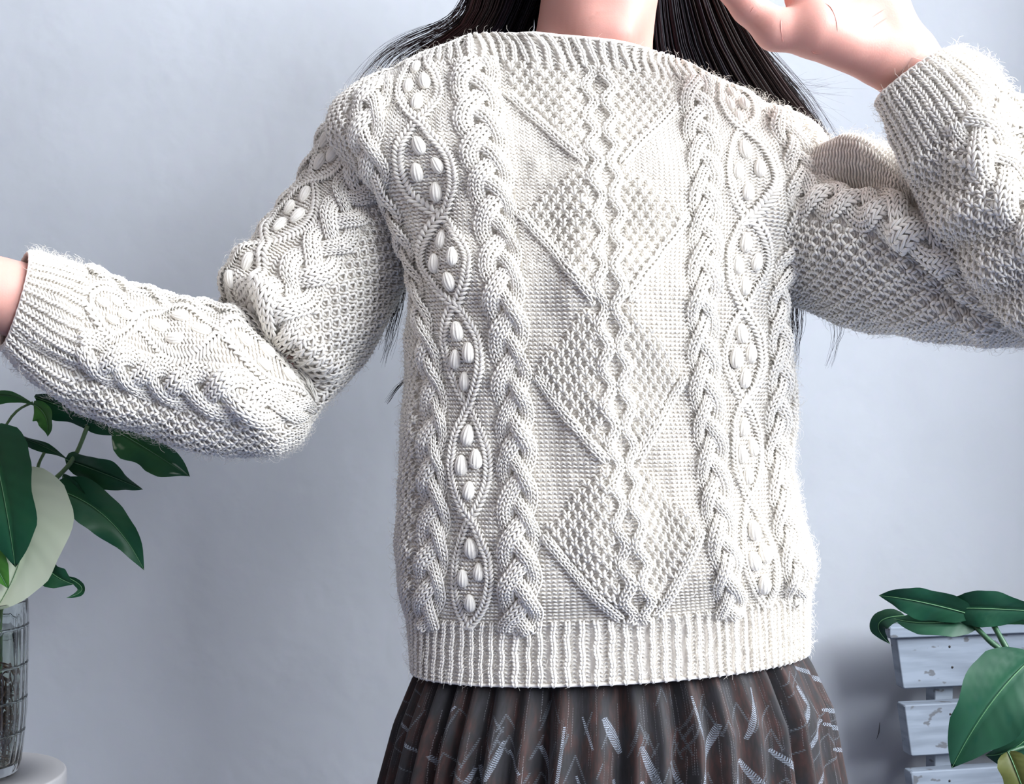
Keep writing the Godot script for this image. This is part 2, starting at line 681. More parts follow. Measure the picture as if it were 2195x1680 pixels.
func rope(b: Baker, sh: Sheet, us: PackedFloat32Array, vs: PackedFloat32Array, hs: PackedFloat32Array, n: int, w: float, bulge: float, t: Array) -> void:
	# a strand of n stitch columns along a path; its cross-section bulges like a cord
	for k in us.size() - 1:
		var dx := (us[k + 1] - us[k]) * ST
		var dy := (vs[k + 1] - vs[k]) * RW
		var l := sqrt(dx * dx + dy * dy)
		if l < 1e-6:
			continue
		var pu := dy / l
		var pv := -dx / l * ST / RW
		for c in n:
			var off := (c - (n - 1) * 0.5) * w
			var e := 2.0 * off / (n * w)
			var h := bulge * (1.0 - e * e)
			var o := sh.pos(us[k] + pu * off, vs[k] + pv * off, hs[k] + h)
			var y := sh.pos(us[k + 1] + pu * off, vs[k + 1] + pv * off, hs[k + 1] + h) - o
			var e0 := 2.0 * (off - 0.5 * w) / (n * w)
			var e1 := 2.0 * (off + 0.5 * w) / (n * w)
			var x := sh.pos(us[k] + pu * (off + 0.5 * w), vs[k] + pv * (off + 0.5 * w), hs[k] + bulge * (1.0 - e1 * e1)) - sh.pos(us[k] + pu * (off - 0.5 * w), vs[k] + pv * (off - 0.5 * w), hs[k] + bulge * (1.0 - e0 * e0))
			b.add(t, frame(o, x, y, sh.nrm(us[k], vs[k]), ST * rng.randf_range(0.95, 1.1)), wool_tone())


func plait(called: String, sh: Sheet, uc: Callable, v0: float, v1: float, period: float, phase: float, amp := 2.75) -> void:
	# three strands of three stitches; a strand lies on top while it runs from the middle outwards (downwards)
	var b := Baker.new()
	for s in 3:
		var us := PackedFloat32Array()
		var vs := PackedFloat32Array()
		var hs := PackedFloat32Array()
		var v := v0
		while v <= v1:
			var ph := -TAU * v / period + TAU * s / 3.0 + phase
			us.append(uc.call(v) + amp * sin(ph))
			vs.append(v)
			hs.append(0.62 + 0.72 * sin(2.0 * ph + 0.45))
			v += 1.0
		rope(b, sh, us, vs, hs, 3, 0.92, 0.6, knit_v)
	put(called, b.mesh(), M.wool, sweater)


func line(called: String, sh: Sheet, uf: Callable, v0: float, v1: float, n: int, w: float, h: float, step := 1.0) -> void:
	var b := Baker.new()
	var us := PackedFloat32Array()
	var vs := PackedFloat32Array()
	var hs := PackedFloat32Array()
	var v := v0
	while v <= v1:
		us.append(uf.call(v))
		vs.append(v)
		hs.append(h)
		v += step
	rope(b, sh, us, vs, hs, n, w, 0.35 if n > 1 else 0.0, knit_v)
	put(called, b.mesh(), M.wool, sweater)


var bobble_mesh: Array = []

func bobble(sh: Sheet, u: float, v: float, size := 1.0) -> void:
	if bobble_mesh.is_empty():
		for k in 3:
			var b := Baker.new()
			var pts := PackedVector3Array()
			var cols := PackedColorArray()
			var nu := 44
			var nv := 13
			for j in nv:
				var a := PI * (j / float(nv - 1) - 0.5)
				for i in nu:
					var f := TAU * i / nu
					var r := cos(a) * (1.0 - 0.18 * sin(a)) * (1.0 + 0.085 * cos(f * 11.0 + a * 1.5 + k))
					pts.append(Vector3(cos(f) * r * 1.32, sin(a) * 2.1, sin(f) * r * 1.1 + 0.32))
					cols.append(Color(0.86, 0.82, 0.755))
			b.grid(pts, nu, nv, true, true, cols)
			bobble_mesh.append(b.mesh())
	var o := sh.pos(u, v, 0.25)
	var y := (sh.pos(u, v + 2.0, 0.25) - sh.pos(u, v - 2.0, 0.25)).normalized()
	var z := sh.nrm(u, v)
	var x := y.cross(z).normalized()
	z = x.cross(y)
	var a := rng.randf_range(-0.25, 0.25)
	var m := put("bobble", bobble_mesh[rng.randi() % 3], M.wool, sweater)
	var k := ST * size * rng.randf_range(0.9, 1.08)
	m.transform = Transform3D(Basis((x * cos(a) + y * sin(a)) * k, (y * cos(a) - x * sin(a)) * k, z * k), o)


func diamonds(sh: Sheet, uc: Callable, cross: Array, half: float) -> void:
	# a trellis of two lines that cross at the given rows, four bobbles in each eye
	for s in [-1.0, 1.0]:
		var uf := func(v: float) -> float:
			for k in cross.size() - 1:
				if v <= cross[k + 1]:
					var t: float = clampf((v - cross[k]) / (cross[k + 1] - cross[k]), 0.0, 1.0)
					return uc.call(v) + s * half * pow(sin(PI * t), 0.8) * (1.0 if k % 2 == 0 else -1.0)
			return uc.call(v)
		line("trellis_line", sh, uf, cross[0], cross[-1], 1, 1.95, 0.5 + 0.15 * s)
	for k in cross.size() - 1:
		var l: float = cross[k + 1] - cross[k]
		if l < 12.0:
			continue
		for q in [[0.0, 0.25], [-2.4, 0.47], [2.4, 0.53], [-0.3, 0.74]]:
			var v: float = cross[k] + l * q[1]
			bobble(sh, uc.call(v) + q[0] * half / 5.8, v, minf(1.0, l / 22.0))


func cloth(sh: Sheet, called: String, parent: Node, depth := -0.3) -> MeshInstance3D:   # the fabric under the stitches
	var pts := PackedVector3Array()
	for k in sh.P.size():
		pts.append(sh.P[k] + sh.N[k] * (ST * depth))
	var b := Baker.new()
	var cols := PackedColorArray()
	cols.resize(pts.size())
	cols.fill(Color(0.84, 0.795, 0.73))
	var probe := (pts[1] - pts[0]).cross(pts[sh.nu] - pts[0]).dot(sh.N[0]) < 0.0
	b.grid(pts, sh.nu, sh.nv, sh.wrap, probe, cols)
	return put(called, b.mesh(), M.wool, parent)


func moss(i: int, j: int) -> bool:
	return (i + (j >> 1)) & 1 == 0


# ------------------------------------------------------------------ pullover
const RINGS := [
	# y left, y right, x left, x right (pixels of the silhouette), half depth in front, z of the middle
	[1437, 1392, 888, 1726, 0.100, 0.0], [1322, 1268, 878, 1727, 0.104, 0.0], [1240, 1200, 857, 1735, 0.120, 0.0], [1120, 1095, 858, 1712, 0.128, 0.0],
	[985, 975, 866, 1694, 0.128, 0.0], [850, 850, 869, 1688, 0.132, 0.0], [740, 745, 876, 1682, 0.136, 0.0], [630, 640, 885, 1688, 0.138, 0.0],
	[530, 545, 868, 1706, 0.120, 0.0], [440, 460, 838, 1735, 0.113, -0.002], [365, 395, 770, 1755, 0.104, -0.006], [300, 350, 722, 1775, 0.096, -0.010], [245, 312, 722, 1775, 0.088, -0.014],
	[198, 270, 758, 1725, 0.082, -0.016], [160, 228, 825, 1640, 0.078, -0.016], [130, 194, 890, 1568, 0.075, -0.014], [108, 168, 955, 1508, 0.073, -0.012], [92, 150, 1006, 1466, 0.072, -0.010]]
const GY := [90.0, 150.0, 300.0, 450.0, 600.0, 750.0, 900.0, 1100.0, 1300.0, 1460.0]
const GU := [-42.0, -31.2, -19.6, 0.0, 19.6, 31.2, 42.0]
const GX := [
	[820, 838, 800, 845, 893, 925, 943, 937, 922, 915], [920, 890, 897, 940, 968, 990, 1003, 1006, 1004, 1000], [1014, 1022, 1042, 1066, 1085, 1099, 1107, 1117, 1122, 1122],
	[1262, 1283, 1290, 1305, 1306, 1314, 1325, 1344, 1368, 1372], [1464, 1487, 1498, 1507, 1507, 1507, 1515, 1530, 1560, 1566], [1560, 1572, 1597, 1608, 1604, 1594, 1592, 1605, 1640, 1648], [1620, 1640, 1712, 1712, 1680, 1666, 1664, 1668, 1699, 1702]]
const UMAX := 98

var torso: Sheet
var row_y := PackedFloat32Array()     # front pixel row of every knit row
var hem_rows := 0
var neck_row := 0


func ring_point(r: Array, th: float) -> Vector3:   # r = [left, right, depth, z]
	var c: Vector3 = (r[0] + r[1]) * 0.5
	var s := sin(th)
	var k := cos(th)
	return c + (r[1] - r[0]) * (0.5 * signf(s) * pow(absf(s), 1.0)) + Vector3(0, 0, r[2] * signf(k) * pow(absf(k), 1.0))


func ring_at(s: float) -> Array:
	var q := []
	for c in 6:
		var col := []
		for r in RINGS:
			col.append(float(r[c]))
		q.append(along(col, s))
	return [at(q[2], q[0], q[5]), at(q[3], q[1], q[5]), q[4]]


func row_of(y: float) -> float:
	for j in row_y.size() - 1:
		if row_y[j + 1] <= y:
			return j + (row_y[j] - y) / (row_y[j] - row_y[j + 1])
	return row_y.size() - 1.0


func build_torso() -> void:
	torso = Sheet.new()
	var rows := []
	var prev := Vector3.ZERO
	var left := 0.0
	var steps := 2400
	var hem_s := 1.0
	for k in steps + 1:                     # rings set one row apart along the front
		var s := (RINGS.size() - 1.0) * k / steps
		var r := ring_at(s)
		var p := ring_point(r, 0.0)
		if k > 0:
			left -= p.distance_to(prev)
		prev = p
		if left <= 0.0:
			left += RW
			rows.append(r)
			row_y.append(pix(p).y)
			if s < hem_s:
				hem_rows = rows.size()
	torso.nv = rows.size()
	torso.nu = UMAX * 2 + 1
	torso.u0 = -UMAX
	neck_row = int(row_of(136.0))
	for j in rows.size():
		var r: Array = rows[j]
		var ths := []
		for g in GU.size():
			var x := table(GY, GX[g], row_y[j])
			var lo := -1.45
			var hi := 1.45
			for k in 18:
				var m := (lo + hi) * 0.5
				if pix(ring_point(r, m)).x < x:
					lo = m
				else:
					hi = m
			var th := (lo + hi) * 0.5
			var e := (x - pix(ring_point(r, th)).x) / 200.0    # past the silhouette: round the back
			ths.append(th + e)
		for i in torso.nu:
			var u := float(i - UMAX)
			var th: float
			if u <= GU[0]:
				th = lerpf(-PI, ths[0], (u + UMAX) / (GU[0] + UMAX))
			elif u >= GU[6]:
				th = lerpf(ths[6], PI, (u - GU[6]) / (UMAX - GU[6]))
			else:
				for g in 6:
					if u <= GU[g + 1]:
						var t: float = (u - GU[g]) / (GU[g + 1] - GU[g])
						th = cr(ths[maxi(g - 1, 0)], ths[g], ths[g + 1], ths[mini(g + 2, 6)], t) if g > 0 and g < 5 else lerpf(ths[g], ths[g + 1], t)
						break
			var p := ring_point(r, th)
			var fade := clampf((j - hem_rows) / 12.0, 0.0, 1.0)
			var c: Vector3 = (r[0] + r[1]) * 0.5
			var out := Vector3(p.x - c.x, 0, (p.z - c.z) * 2.0).normalized()
			var wr := noise.get_noise_3d(p.x * 9.0, p.y * 5.0, p.z * 7.0) * 0.011 + noise.get_noise_3d(p.x * 24.0, p.y * 11.0, 3.0) * 0.004
			p += out * wr * fade
			torso.P.append(p)
	torso.finish()


const DIA_L := [1338.0, 1110.0, 872.0, 650.0, 458.0, 268.0, 112.0]
const DIA_R := [1330.0, 1085.0, 860.0, 655.0, 452.0, 252.0, 120.0]
const WEDGE_Y := [145.0, 205.0, 350.0, 455.0, 640.0, 795.0, 985.0, 1135.0, 1322.0]
const WEDGE_W := [14.7, 14.7, 3.2, 15.0, 3.0, 14.8, 3.0, 14.7, 3.0]


func build_front() -> void:
	var top := float(neck_row)
	var ground := Baker.new()
	var seeds := Baker.new()
	for j in range(0, torso.nv - 1):
		var y := row_y[j]
		var wedge := table(WEDGE_Y, WEDGE_W, y)
		for i in range(-68, 69):
			var u := i + 0.5
			var a := absf(u)
			if j < hem_rows:
				var q := fposmod(u + 0.8, 2.3)
				if q > 0.9:
					stitch(ground, purl, torso, u, j, -0.15, 0.9, 0.8)
				continue
			if j >= neck_row:
				if fposmod(u + 0.5, 1.8) > 0.7:
					stitch(ground, purl, torso, u, j, 0.0, 0.9, 0.8)
				continue
			if absf(a - 19.6) < 3.9 or absf(a - 42.0) < 3.9:
				stitch(ground, purl, torso, u, j, -0.3)
				continue
			if a < 2.6:
				stitch(ground, purl, torso, u, j, -0.1)
			elif a < wedge - 0.5 or a > 46.5:
				if moss(i, j):
					stitch(seeds, knit_v, torso, u, j, 0.45, 1.12, 1.25)
				else:
					stitch(ground, purl, torso, u, j, -0.2)
			else:
				stitch(ground, purl, torso, u, j, 0.0)
	put("purl_ground", ground.mesh(), M.wool, sweater, "stuff")
	put("moss_stitch", seeds.mesh(), M.wool, sweater, "stuff")
	# hem and neck ribs, each a column of narrow stitches
	for k in range(-28, 29):
		var b := Baker.new()
		var u := k * 2.3
		for j in range(0, hem_rows + 1):
			stitch(b, knit_rib, torso, u + 0.12 * sin(j * 0.9 + k), j, 0.42, 1.2, 1.15)
		put("hem_rib", b.mesh(), M.wool, sweater)
	for k in range(-27, 28):
		var b := Baker.new()
		for j in range(neck_row, torso.nv - 1):
			stitch(b, knit_rib, torso, k * 1.8 + 0.16 * sin(j * 0.8 + k * 2.0), j, 0.5, 1.25, 1.2)
		put("neckband_rib", b.mesh(), M.wool, sweater)
	for q in [[0.0, "hem_edge"], [torso.nv - 1.0, "neck_edge"]]:      # the rounded cast-on and cast-off edges
		var pts := PackedVector3Array()
		var rad := PackedFloat32Array()
		for i in range(-UMAX, UMAX + 1):
			pts.append(torso.pos(i, q[0], -0.05 + 0.18 * (i & 1)))
			rad.append(0.0017)
		var b := Baker.new()
		b.tube(pts, rad, 6, Color(0.89, 0.85, 0.79))
		put(q[1], b.mesh(), M.wool, sweater)
	var h := float(hem_rows)
	for s in [-1.0, 1.0]:
		plait("plait_cable", torso, func(_v): return 19.6 * s, h - 1.0, top, 29.0, 0.4 + s)
		plait("plait_cable", torso, func(_v): return 42.0 * s, h - 1.0, top - 6.0, 29.0, 1.3 + s)
	# the chain in the middle: two strands of two stitches that open and close
	for s in [-1.0, 1.0]:
		var y0 := row_of(700.0)
		var uf := func(v: float) -> float: return s * (1.62 + 0.8 * cos(TAU * (v - y0) / 9.3))
		line("chain_cable", torso, uf, h, top, 2, 0.85, 0.75 + 0.1 * s)
	# the wedges' lines
	for s in [-1.0, 1.0]:
		for k in range(1, WEDGE_Y.size() - 1, 2):
			var va := row_of(WEDGE_Y[k + 1])
			var vb := row_of(WEDGE_Y[k])
			var uf := func(v: float) -> float: return s * lerpf(3.2, 15.1, (v - va) / (vb - va))
			line("wedge_line", torso, uf, va, vb, 2, 0.85, 0.45)
	var cl := []
	var crr := []
	for y in DIA_L:
		cl.append(maxf(row_of(y), h))
	for y in DIA_R:
		crr.append(maxf(row_of(y), h))
	diamonds(torso, func(_v): return -30.8, cl, 5.1)
	diamonds(torso, func(_v): return 30.8, crr, 5.1)


# ------------------------------------------------------------------ sleeves
# stations: edge A (x, y), edge B (x, y), z of the middle
const UPPER_L := [[775, 205, 985, 385, -0.045], [708, 285, 925, 475, -0.058], [657, 372, 890, 560, -0.064], [606, 452, 852, 640, -0.060], [552, 520, 805, 722, -0.052], [510, 585, 752, 796, -0.044], [491, 640, 700, 860, -0.038], [472, 690, 650, 912, -0.034], [465, 730, 612, 935, -0.032]]
const FORE_L := [[664, 850, 660, 896, -0.014], [625, 795, 648, 928, -0.012], [568, 735, 610, 956, -0.008], [505, 672, 555, 972, -0.004], [430, 650, 455, 966, 0.002], [345, 640, 350, 944, 0.010], [262, 615, 240, 905, 0.022], [190, 587, 155, 862, 0.036], [125, 561, 72, 810, 0.050], [57, 546, 0, 733, 0.066]]
const UPPER_R := [[1640, 285, 1610, 600, -0.020], [1710, 312, 1680, 640, -0.012], [1775, 320, 1745, 664, 0.000], [1845, 310, 1815, 688, 0.017], [1912, 318, 1895, 704, 0.038], [1975, 350, 1990, 717, 0.062], [2040, 405, 2100, 727, 0.088], [2110, 475, 2200, 732, 0.112], [2180, 560, 2290, 722, 0.130]]
const FORE_R := [[2255, 745, 2330, 720, 0.164], [2215, 722, 2350, 640, 0.168], [2165, 685, 2345, 560, 0.168], [2112, 622, 2325, 470, 0.164], [2060, 552, 2292, 390, 0.158], [2010, 475, 2248, 318, 0.152], [1968, 400, 2200, 250, 0.146], [1937, 330, 2150, 190, 0.140], [1910, 266, 2098, 140, 0.134], [1882, 207, 2040, 107, 0.130]]


func sleeve_sheet(st: Array, nc: int, depth: float, fold: Callable) -> Sheet:
	var sh := Sheet.new()
	sh.nu = nc
	sh.wrap = true
	var As := []
	var Bs := []
	for q in st:
		As.append(at(q[0], q[1], q[4]))
		Bs.append(at(q[2], q[3], q[4]))
	var left := 0.0
	var prev := Vector3.ZERO
	var steps := 1600
	for k in steps + 1:
		var s := (st.size() - 1.0) * k / steps
		var a: Vector3 = along(As, s)
		var b: Vector3 = along(Bs, s)
		var c := (a + b) * 0.5
		if k > 0:
			left -= c.distance_to(prev)
		prev = c
		if left > 0.0:
			continue
		left += RW
		var s2 := minf(s + 0.02, st.size() - 1.0)
		var s1 := maxf(s - 0.02, 0.0)
		var t: Vector3 = (along(As, s2) + along(Bs, s2) - along(As, s1) - along(Bs, s1)).normalized()
		var ha := (a - b) * 0.5
		var n := ha.cross(t).normalized()
		if n.z < 0.0:
			n = -n
		var rad := ha.length()
		for i in nc:
			var f := TAU * i / nc
			var dd := rad * depth
			if s < 1.0 and st == FORE_L:
				dd *= lerpf(0.7, 1.0, s)
			var p := c + ha * cos(f) + n * (sin(f) * dd)
			var o: float = fold.call(f, s, p) + noise.get_noise_3d(p.x * 14.0, p.y * 14.0, p.z * 14.0) * 0.007
			p += (ha.normalized() * cos(f) + n * sin(f)) * o
			sh.P.append(p)
		sh.nv += 1
	sh.finish()
	return sh


func knit_sleeve(sh: Sheet, cuff: int, up: float, ud: float, up2: float, period: float, ph: float, first: float, pitch: float, v0: int, eyes := true) -> void:
	# a plait at column up, diamonds with bobbles at ud, a second plait at up2, moss stitch elsewhere, a ribbed cuff
	var ground := Baker.new()
	var seeds := Baker.new()
	var end := sh.nv - 1 - cuff
	for j in range(v0, sh.nv - 1):
		for i in range(-7, sh.nu / 2 + 8):
			var u := i + 0.5
			if j >= end:
				if i & 1 == 0:
					stitch(ground, purl, sh, u, j, -0.1, 0.9, 0.8)
				continue
			if absf(u - up) < 3.8 or absf(u - up2) < 3.8:
				stitch(ground, purl, sh, u, j, -0.3)
				continue
			if u > minf(up, up2) and u < maxf(up, up2):
				stitch(ground, purl, sh, u, j, 0.0)
			elif moss(i, j):
				stitch(seeds, knit_v, sh, u, j, 0.45, 1.15, 1.25)
			else:
				stitch(ground, purl, sh, u, j, -0.1, 1.05)
	put("purl_ground", ground.mesh(), M.wool, sweater, "stuff")
	put("moss_stitch", seeds.mesh(), M.wool, sweater, "stuff")
	plait("plait_cable", sh, func(_v): return up, v0, end, period, ph)
	if eyes:
		plait("plait_cable", sh, func(_v): return up2, v0, end, period, ph + 1.0)
	var cross := []
	var v := first
	while v < v0:
		v += pitch
	cross.append(float(v0))
	while v < end - 8:
		cross.append(v)
		v += pitch
	cross.append(float(end))
	if eyes:
		diamonds(sh, func(_v): return ud, cross, 4.8)
	if cuff > 0:
		for i in range(-7, sh.nu / 2 + 8):
			if i & 1 != 0:
				var b := Baker.new()
				for j in range(end, sh.nv - 1):
					stitch(b, knit_v, sh, i + 0.5, j, 0.45, 1.35, 1.1)
				put("cuff_rib", b.mesh(), M.wool, sweater)
		var pts := PackedVector3Array()
		var rad := PackedFloat32Array()
		for i in sh.nu + 1:
			pts.append(sh.pos(i, sh.nv - 1.0, 0.1 + 0.2 * (i & 1)))
			rad.append(0.0016)
		var b := Baker.new()
		b.tube(pts, rad, 6, Color(0.89, 0.85, 0.79))
		put("cuff_edge", b.mesh(), M.wool, sweater)


func bump(x: float, c: float, w: float) -> float:
	var t := (x - c) / w
	return exp(-t * t)


func crease(p: Vector3, a: Vector3, b: Vector3) -> Vector2:
	# x: distance in metres to the right of the line a-b in the arm's plane, y: fades past its ends
	var d := Vector2(b.x - a.x, b.y - a.y)
	var l := d.length()
	d /= l
	var q := Vector2(p.x - a.x, p.y - a.y)
	var t := q.dot(d) / l
	return Vector2(-q.x * d.y + q.y * d.x, smoothstep(-0.08, 0.1, t) * (1.0 - smoothstep(0.9, 1.05, t)) * clampf((p.z - a.z + 0.045) * 30.0, 0.0, 1.0))


func build_sweater(owner_: Node3D) -> void:
	build_torso()
	sweater = cloth(torso, "pullover", owner_)
	sweater.set_meta("label", "cream cable-knit wool pullover with bobbles, plaits and ribbed edges")
	build_front()
	var ul := sleeve_sheet(UPPER_L, 75, 0.9, func(f: float, s: float, p: Vector3) -> float:
		# cloth gathers above the elbow and falls into the crease of the bend
		var e := crease(p, at(478, 668, 0.02), at(664, 892, 0.02))
		return -0.05 * bump(e.x, 0.015, 0.013) * e.y + 0.008 * bump(e.x, 0.045, 0.012) * e.y + 0.010 * bump(s, 5.0, 0.7) * bump(f, 0.5, 0.9) - 0.010 * bump(s, 6.2, 0.4) * bump(f, 0.35, 0.5) + 0.004 * sin(s * 7.0 + f * 3.0) * bump(s, 5.0, 1.2) * bump(f, 0.7, 0.9))
	cloth(ul, "upper_sleeve", sweater)
	knit_sleeve(ul, 0, 17.9, 8.6, -1.3, 30.0, 0.6, 2.0, 24.0, 4)
	var fl := sleeve_sheet(FORE_L, 68, 0.92, func(f: float, s: float, p: Vector3) -> float:
		# a long crease under the wrist and soft folds towards the elbow
		var e := crease(p, at(478, 668, 0.02), at(664, 892, 0.02))
		return 0.008 * bump(e.x, -0.03, 0.016) * e.y - 0.012 * bump(f - s * 0.05, 1.75, 0.2) * bump(s, 7.2, 1.3) - 0.009 * bump(f, 2.05, 0.22) * bump(s, 5.0, 0.9) + 0.005 * sin(s * 5.0 - f * 2.0) * bump(s, 4.0, 1.6) * bump(f, 0.5, 0.7) - 0.008 * bump(s, 4.1, 0.3) * bump(f, 0.25, 0.5))
	cloth(fl, "forearm_sleeve", sweater)
	knit_sleeve(fl, 17, 19.2, 10.3, 0.5, 30.0, 0.1, -4.0, 25.0, 0)
	var ur := sleeve_sheet(UPPER_R, 75, 0.88, func(f: float, s: float, p: Vector3) -> float:
		# a fold under the shoulder ridge, tucks running from the elbow crease
		var e := crease(p, at(1955, 372, 0.13), at(2190, 690, 0.13))
		return -0.030 * bump(e.x, -0.006, 0.009) * e.y + 0.006 * bump(e.x, -0.03, 0.012) * e.y - 0.030 * bump(f, 0.98, 0.22) * bump(s, 3.4, 1.1) + 0.012 * bump(f, 0.5, 0.22) * bump(s, 3.3, 1.2) - 0.018 * bump(f - (s - 5.5) * 0.12, 1.62, 0.11) * bump(s, 5.8, 0.5) + 0.010 * bump(f, 1.35, 0.2) * bump(s, 5.4, 0.8) - 0.014 * bump(f, 1.95, 0.14) * bump(s, 6.3, 0.7) + 0.006 * bump(f, 2.25, 0.2) * bump(s, 6.0, 0.8))
	cloth(ur, "upper_sleeve", sweater)
	knit_sleeve(ur, 0, 14.8, 6.3, -40.0, 30.0, 1.0, 2.0, 24.0, 3, false)
	var fr := sleeve_sheet(FORE_R, 68, 0.86, func(f: float, s: float, p: Vector3) -> float:
		var e := crease(p, at(1955, 372, 0.13), at(2190, 690, 0.13))
		return 0.007 * bump(e.x, 0.022, 0.014) * e.y + 0.006 * sin(s * 4.0 + f * 2.0) * bump(s, 4.0, 2.0) * bump(f, 0.5, 0.7) - 0.007 * bump(f, 0.75, 0.3) * bump(s, 6.0, 0.7))
	cloth(fr, "forearm_sleeve", sweater)
	knit_sleeve(fr, 17, 15.7, 24.6, 33.6, 30.0, 0.9, -3.0, 24.0, 3)
	# the halo of loose wool fibres
	var b := Baker.new()
	b.tube(PackedVector3Array([Vector3(0, 0, -0.1), Vector3(0.12, 0.05, 0.3), Vector3(0.4, 0.15, 0.55), Vector3(0.75, 0.05, 0.62)]), PackedFloat32Array([0.009, 0.009, 0.008, 0.005]), 3)
	var mm := MultiMesh.new()
	mm.transform_format = MultiMesh.TRANSFORM_3D
	mm.mesh = b.mesh()
	var xfs: Array[Transform3D] = []
	for q in [[torso, -66.0, 66.0, 22000], [ul, -6.0, 44.0, 6000], [fl, -6.0, 40.0, 6000], [ur, -6.0, 44.0, 6000], [fr, -6.0, 40.0, 5000]]:
		var sh: Sheet = q[0]
		for k in int(q[3]):
			var u := rng.randf_range(q[1], q[2])
			var v := rng.randf_range(0.5, sh.nv - 1.5)
			var n := sh.nrm(u, v)
			var x := n.cross(Vector3(rng.randfn(), rng.randfn(), rng.randfn())).normalized()
			var l := rng.randf_range(0.005, 0.013)
			var out := rng.randf_range(0.4, 1.1)
			xfs.append(Transform3D(Basis(x * l, n.cross(x) * l, n * l * out), sh.pos(u, v, rng.randf_range(0.2, 1.0))))
	mm.instance_count = xfs.size()
	for k in xfs.size():
		mm.set_instance_transform(k, xfs[k])
	var mi := MultiMeshInstance3D.new()
	mi.name = "wool_fuzz"
	mi.multimesh = mm
	mi.material_override = M.fuzz
	mi.set_meta("kind", "stuff")
	sweater.add_child(mi, true)


# ------------------------------------------------------------------ body
class Field:                         # tapered capsules joined by a smooth minimum, meshed as surface nets
	var lo: Vector3
	var cell: float
	var n: Vector3i
	var d := PackedFloat32Array()

	func _init(a: Vector3, b: Vector3, c: float) -> void:
		lo = a
		cell = c
		n = Vector3i(((b - a) / c).ceil()) + Vector3i.ONE
		d.resize(n.x * n.y * n.z)
		d.fill(1.0)

	func bone(a: Vector3, b: Vector3, ra: float, rb: float, k: float, flat := Vector3.ZERO) -> void:
		# flat: direction along which the capsule is squashed, its length the factor
		var m := maxf(ra, rb) * 1.5 + k + cell * 2.5
		var q0 := ((a.min(b) - Vector3.ONE * m - lo) / cell).floor()
		var q1 := ((a.max(b) + Vector3.ONE * m - lo) / cell).ceil()
		var i0 := Vector3i(q0).max(Vector3i.ZERO)
		var i1 := Vector3i(q1).min(n - Vector3i.ONE)
		var ab := b - a
		var l2 := maxf(ab.length_squared(), 1e-9)
		var sq := flat != Vector3.ZERO
		var fd := flat.normalized()
		var fk := flat.length() - 1.0
		for z in range(i0.z, i1.z + 1):
			for y in range(i0.y, i1.y + 1):
				var at := (z * n.y + y) * n.x
				for x in range(i0.x, i1.x + 1):
					var p := lo + Vector3(x, y, z) * cell - a
					var t := clampf(p.dot(ab) / l2, 0.0, 1.0)
					var w := p - ab * t
					if sq:
						w += fd * (w.dot(fd) * fk)
					var e := w.length() - lerpf(ra, rb, t)
					var f := d[at + x]
					var h := k - absf(f - e)
					if h > 0.0:
						d[at + x] = minf(f, e) - h * h / (4.0 * k)
					elif e < f:
						d[at + x] = e

	func front(p: Vector3) -> float:          # z of the foremost surface at p's x and y
		var q := ((p - lo) / cell).round()
		for k in range(n.z - 2, 1, -1):
			var o := (k * n.y + int(q.y)) * n.x + int(q.x)
			if d[o] < 0.0:
				var e := d[o + n.x * n.y]
				return lo.z + (k + d[o] / (d[o] - e)) * cell
		return p.z

	func add_to(bk: Baker) -> void:
		var ids := PackedInt32Array()
		ids.resize(n.x * n.y * n.z)
		ids.fill(-1)
		var sy := n.x
		var sz := n.x * n.y
		var offs := [0, 1, sy, sy + 1, sz, sz + 1, sz + sy, sz + sy + 1]
		var cor := [Vector3(0, 0, 0), Vector3(1, 0, 0), Vector3(0, 1, 0), Vector3(1, 1, 0), Vector3(0, 0, 1), Vector3(1, 0, 1), Vector3(0, 1, 1), Vector3(1, 1, 1)]
		var edges := [[0, 1], [2, 3], [4, 5], [6, 7], [0, 2], [1, 3], [4, 6], [5, 7], [0, 4], [1, 5], [2, 6], [3, 7]]
		for z in n.z - 1:
			for y in n.y - 1:
				for x in n.x - 1:
					var o := z * sz + y * sy + x
					var f0 := d[o]
					if f0 > cell * 2.0 or f0 < -cell * 2.0:
						continue
					var s := 0
					for k in 8:
						if d[o + offs[k]] < 0.0:
							s += 1
					if s == 0 or s == 8:
						continue
					var sum := Vector3.ZERO
					var cnt := 0
					for e in edges:
						var fa := d[o + offs[e[0]]]
						var fb := d[o + offs[e[1]]]
						if (fa < 0.0) != (fb < 0.0):
							sum += cor[e[0]].lerp(cor[e[1]], fa / (fa - fb))
							cnt += 1
					var g := Vector3.ZERO
					for k in 8:
						g += (cor[k] - Vector3(0.5, 0.5, 0.5)) * d[o + offs[k]]
					ids[o] = bk.v.size()
					bk.v.append(lo + (Vector3(x, y, z) + sum / cnt) * cell)
					bk.n.append(g.normalized())
					bk.c.append(Color.WHITE)
		for z in range(1, n.z - 1):
			for y in range(1, n.y - 1):
				for x in range(1, n.x - 1):
					var o := z * sz + y * sy + x
					if ids[o] < 0 and d[o] > cell * 2.0:
						continue
					var a := d[o] < 0.0
					for ax in 3:
						var st: int = [1, sy, sz][ax]
						if a == (d[o + st] < 0.0):
							continue
						var p: int = [sy, sz, 1][ax]
						var q: int = [sz, 1, sy][ax]
						var q0 := ids[o - p - q]
						var q1 := ids[o - q]
						var q2 := ids[o]
						var q3 := ids[o - p]
						if mini(mini(q0, q1), mini(q2, q3)) < 0:
							continue
						if a:
							bk.ix.append_array(PackedInt32Array([q0, q2, q1, q0, q3, q2]))
						else:
							bk.ix.append_array(PackedInt32Array([q0, q1, q2, q0, q2, q3]))


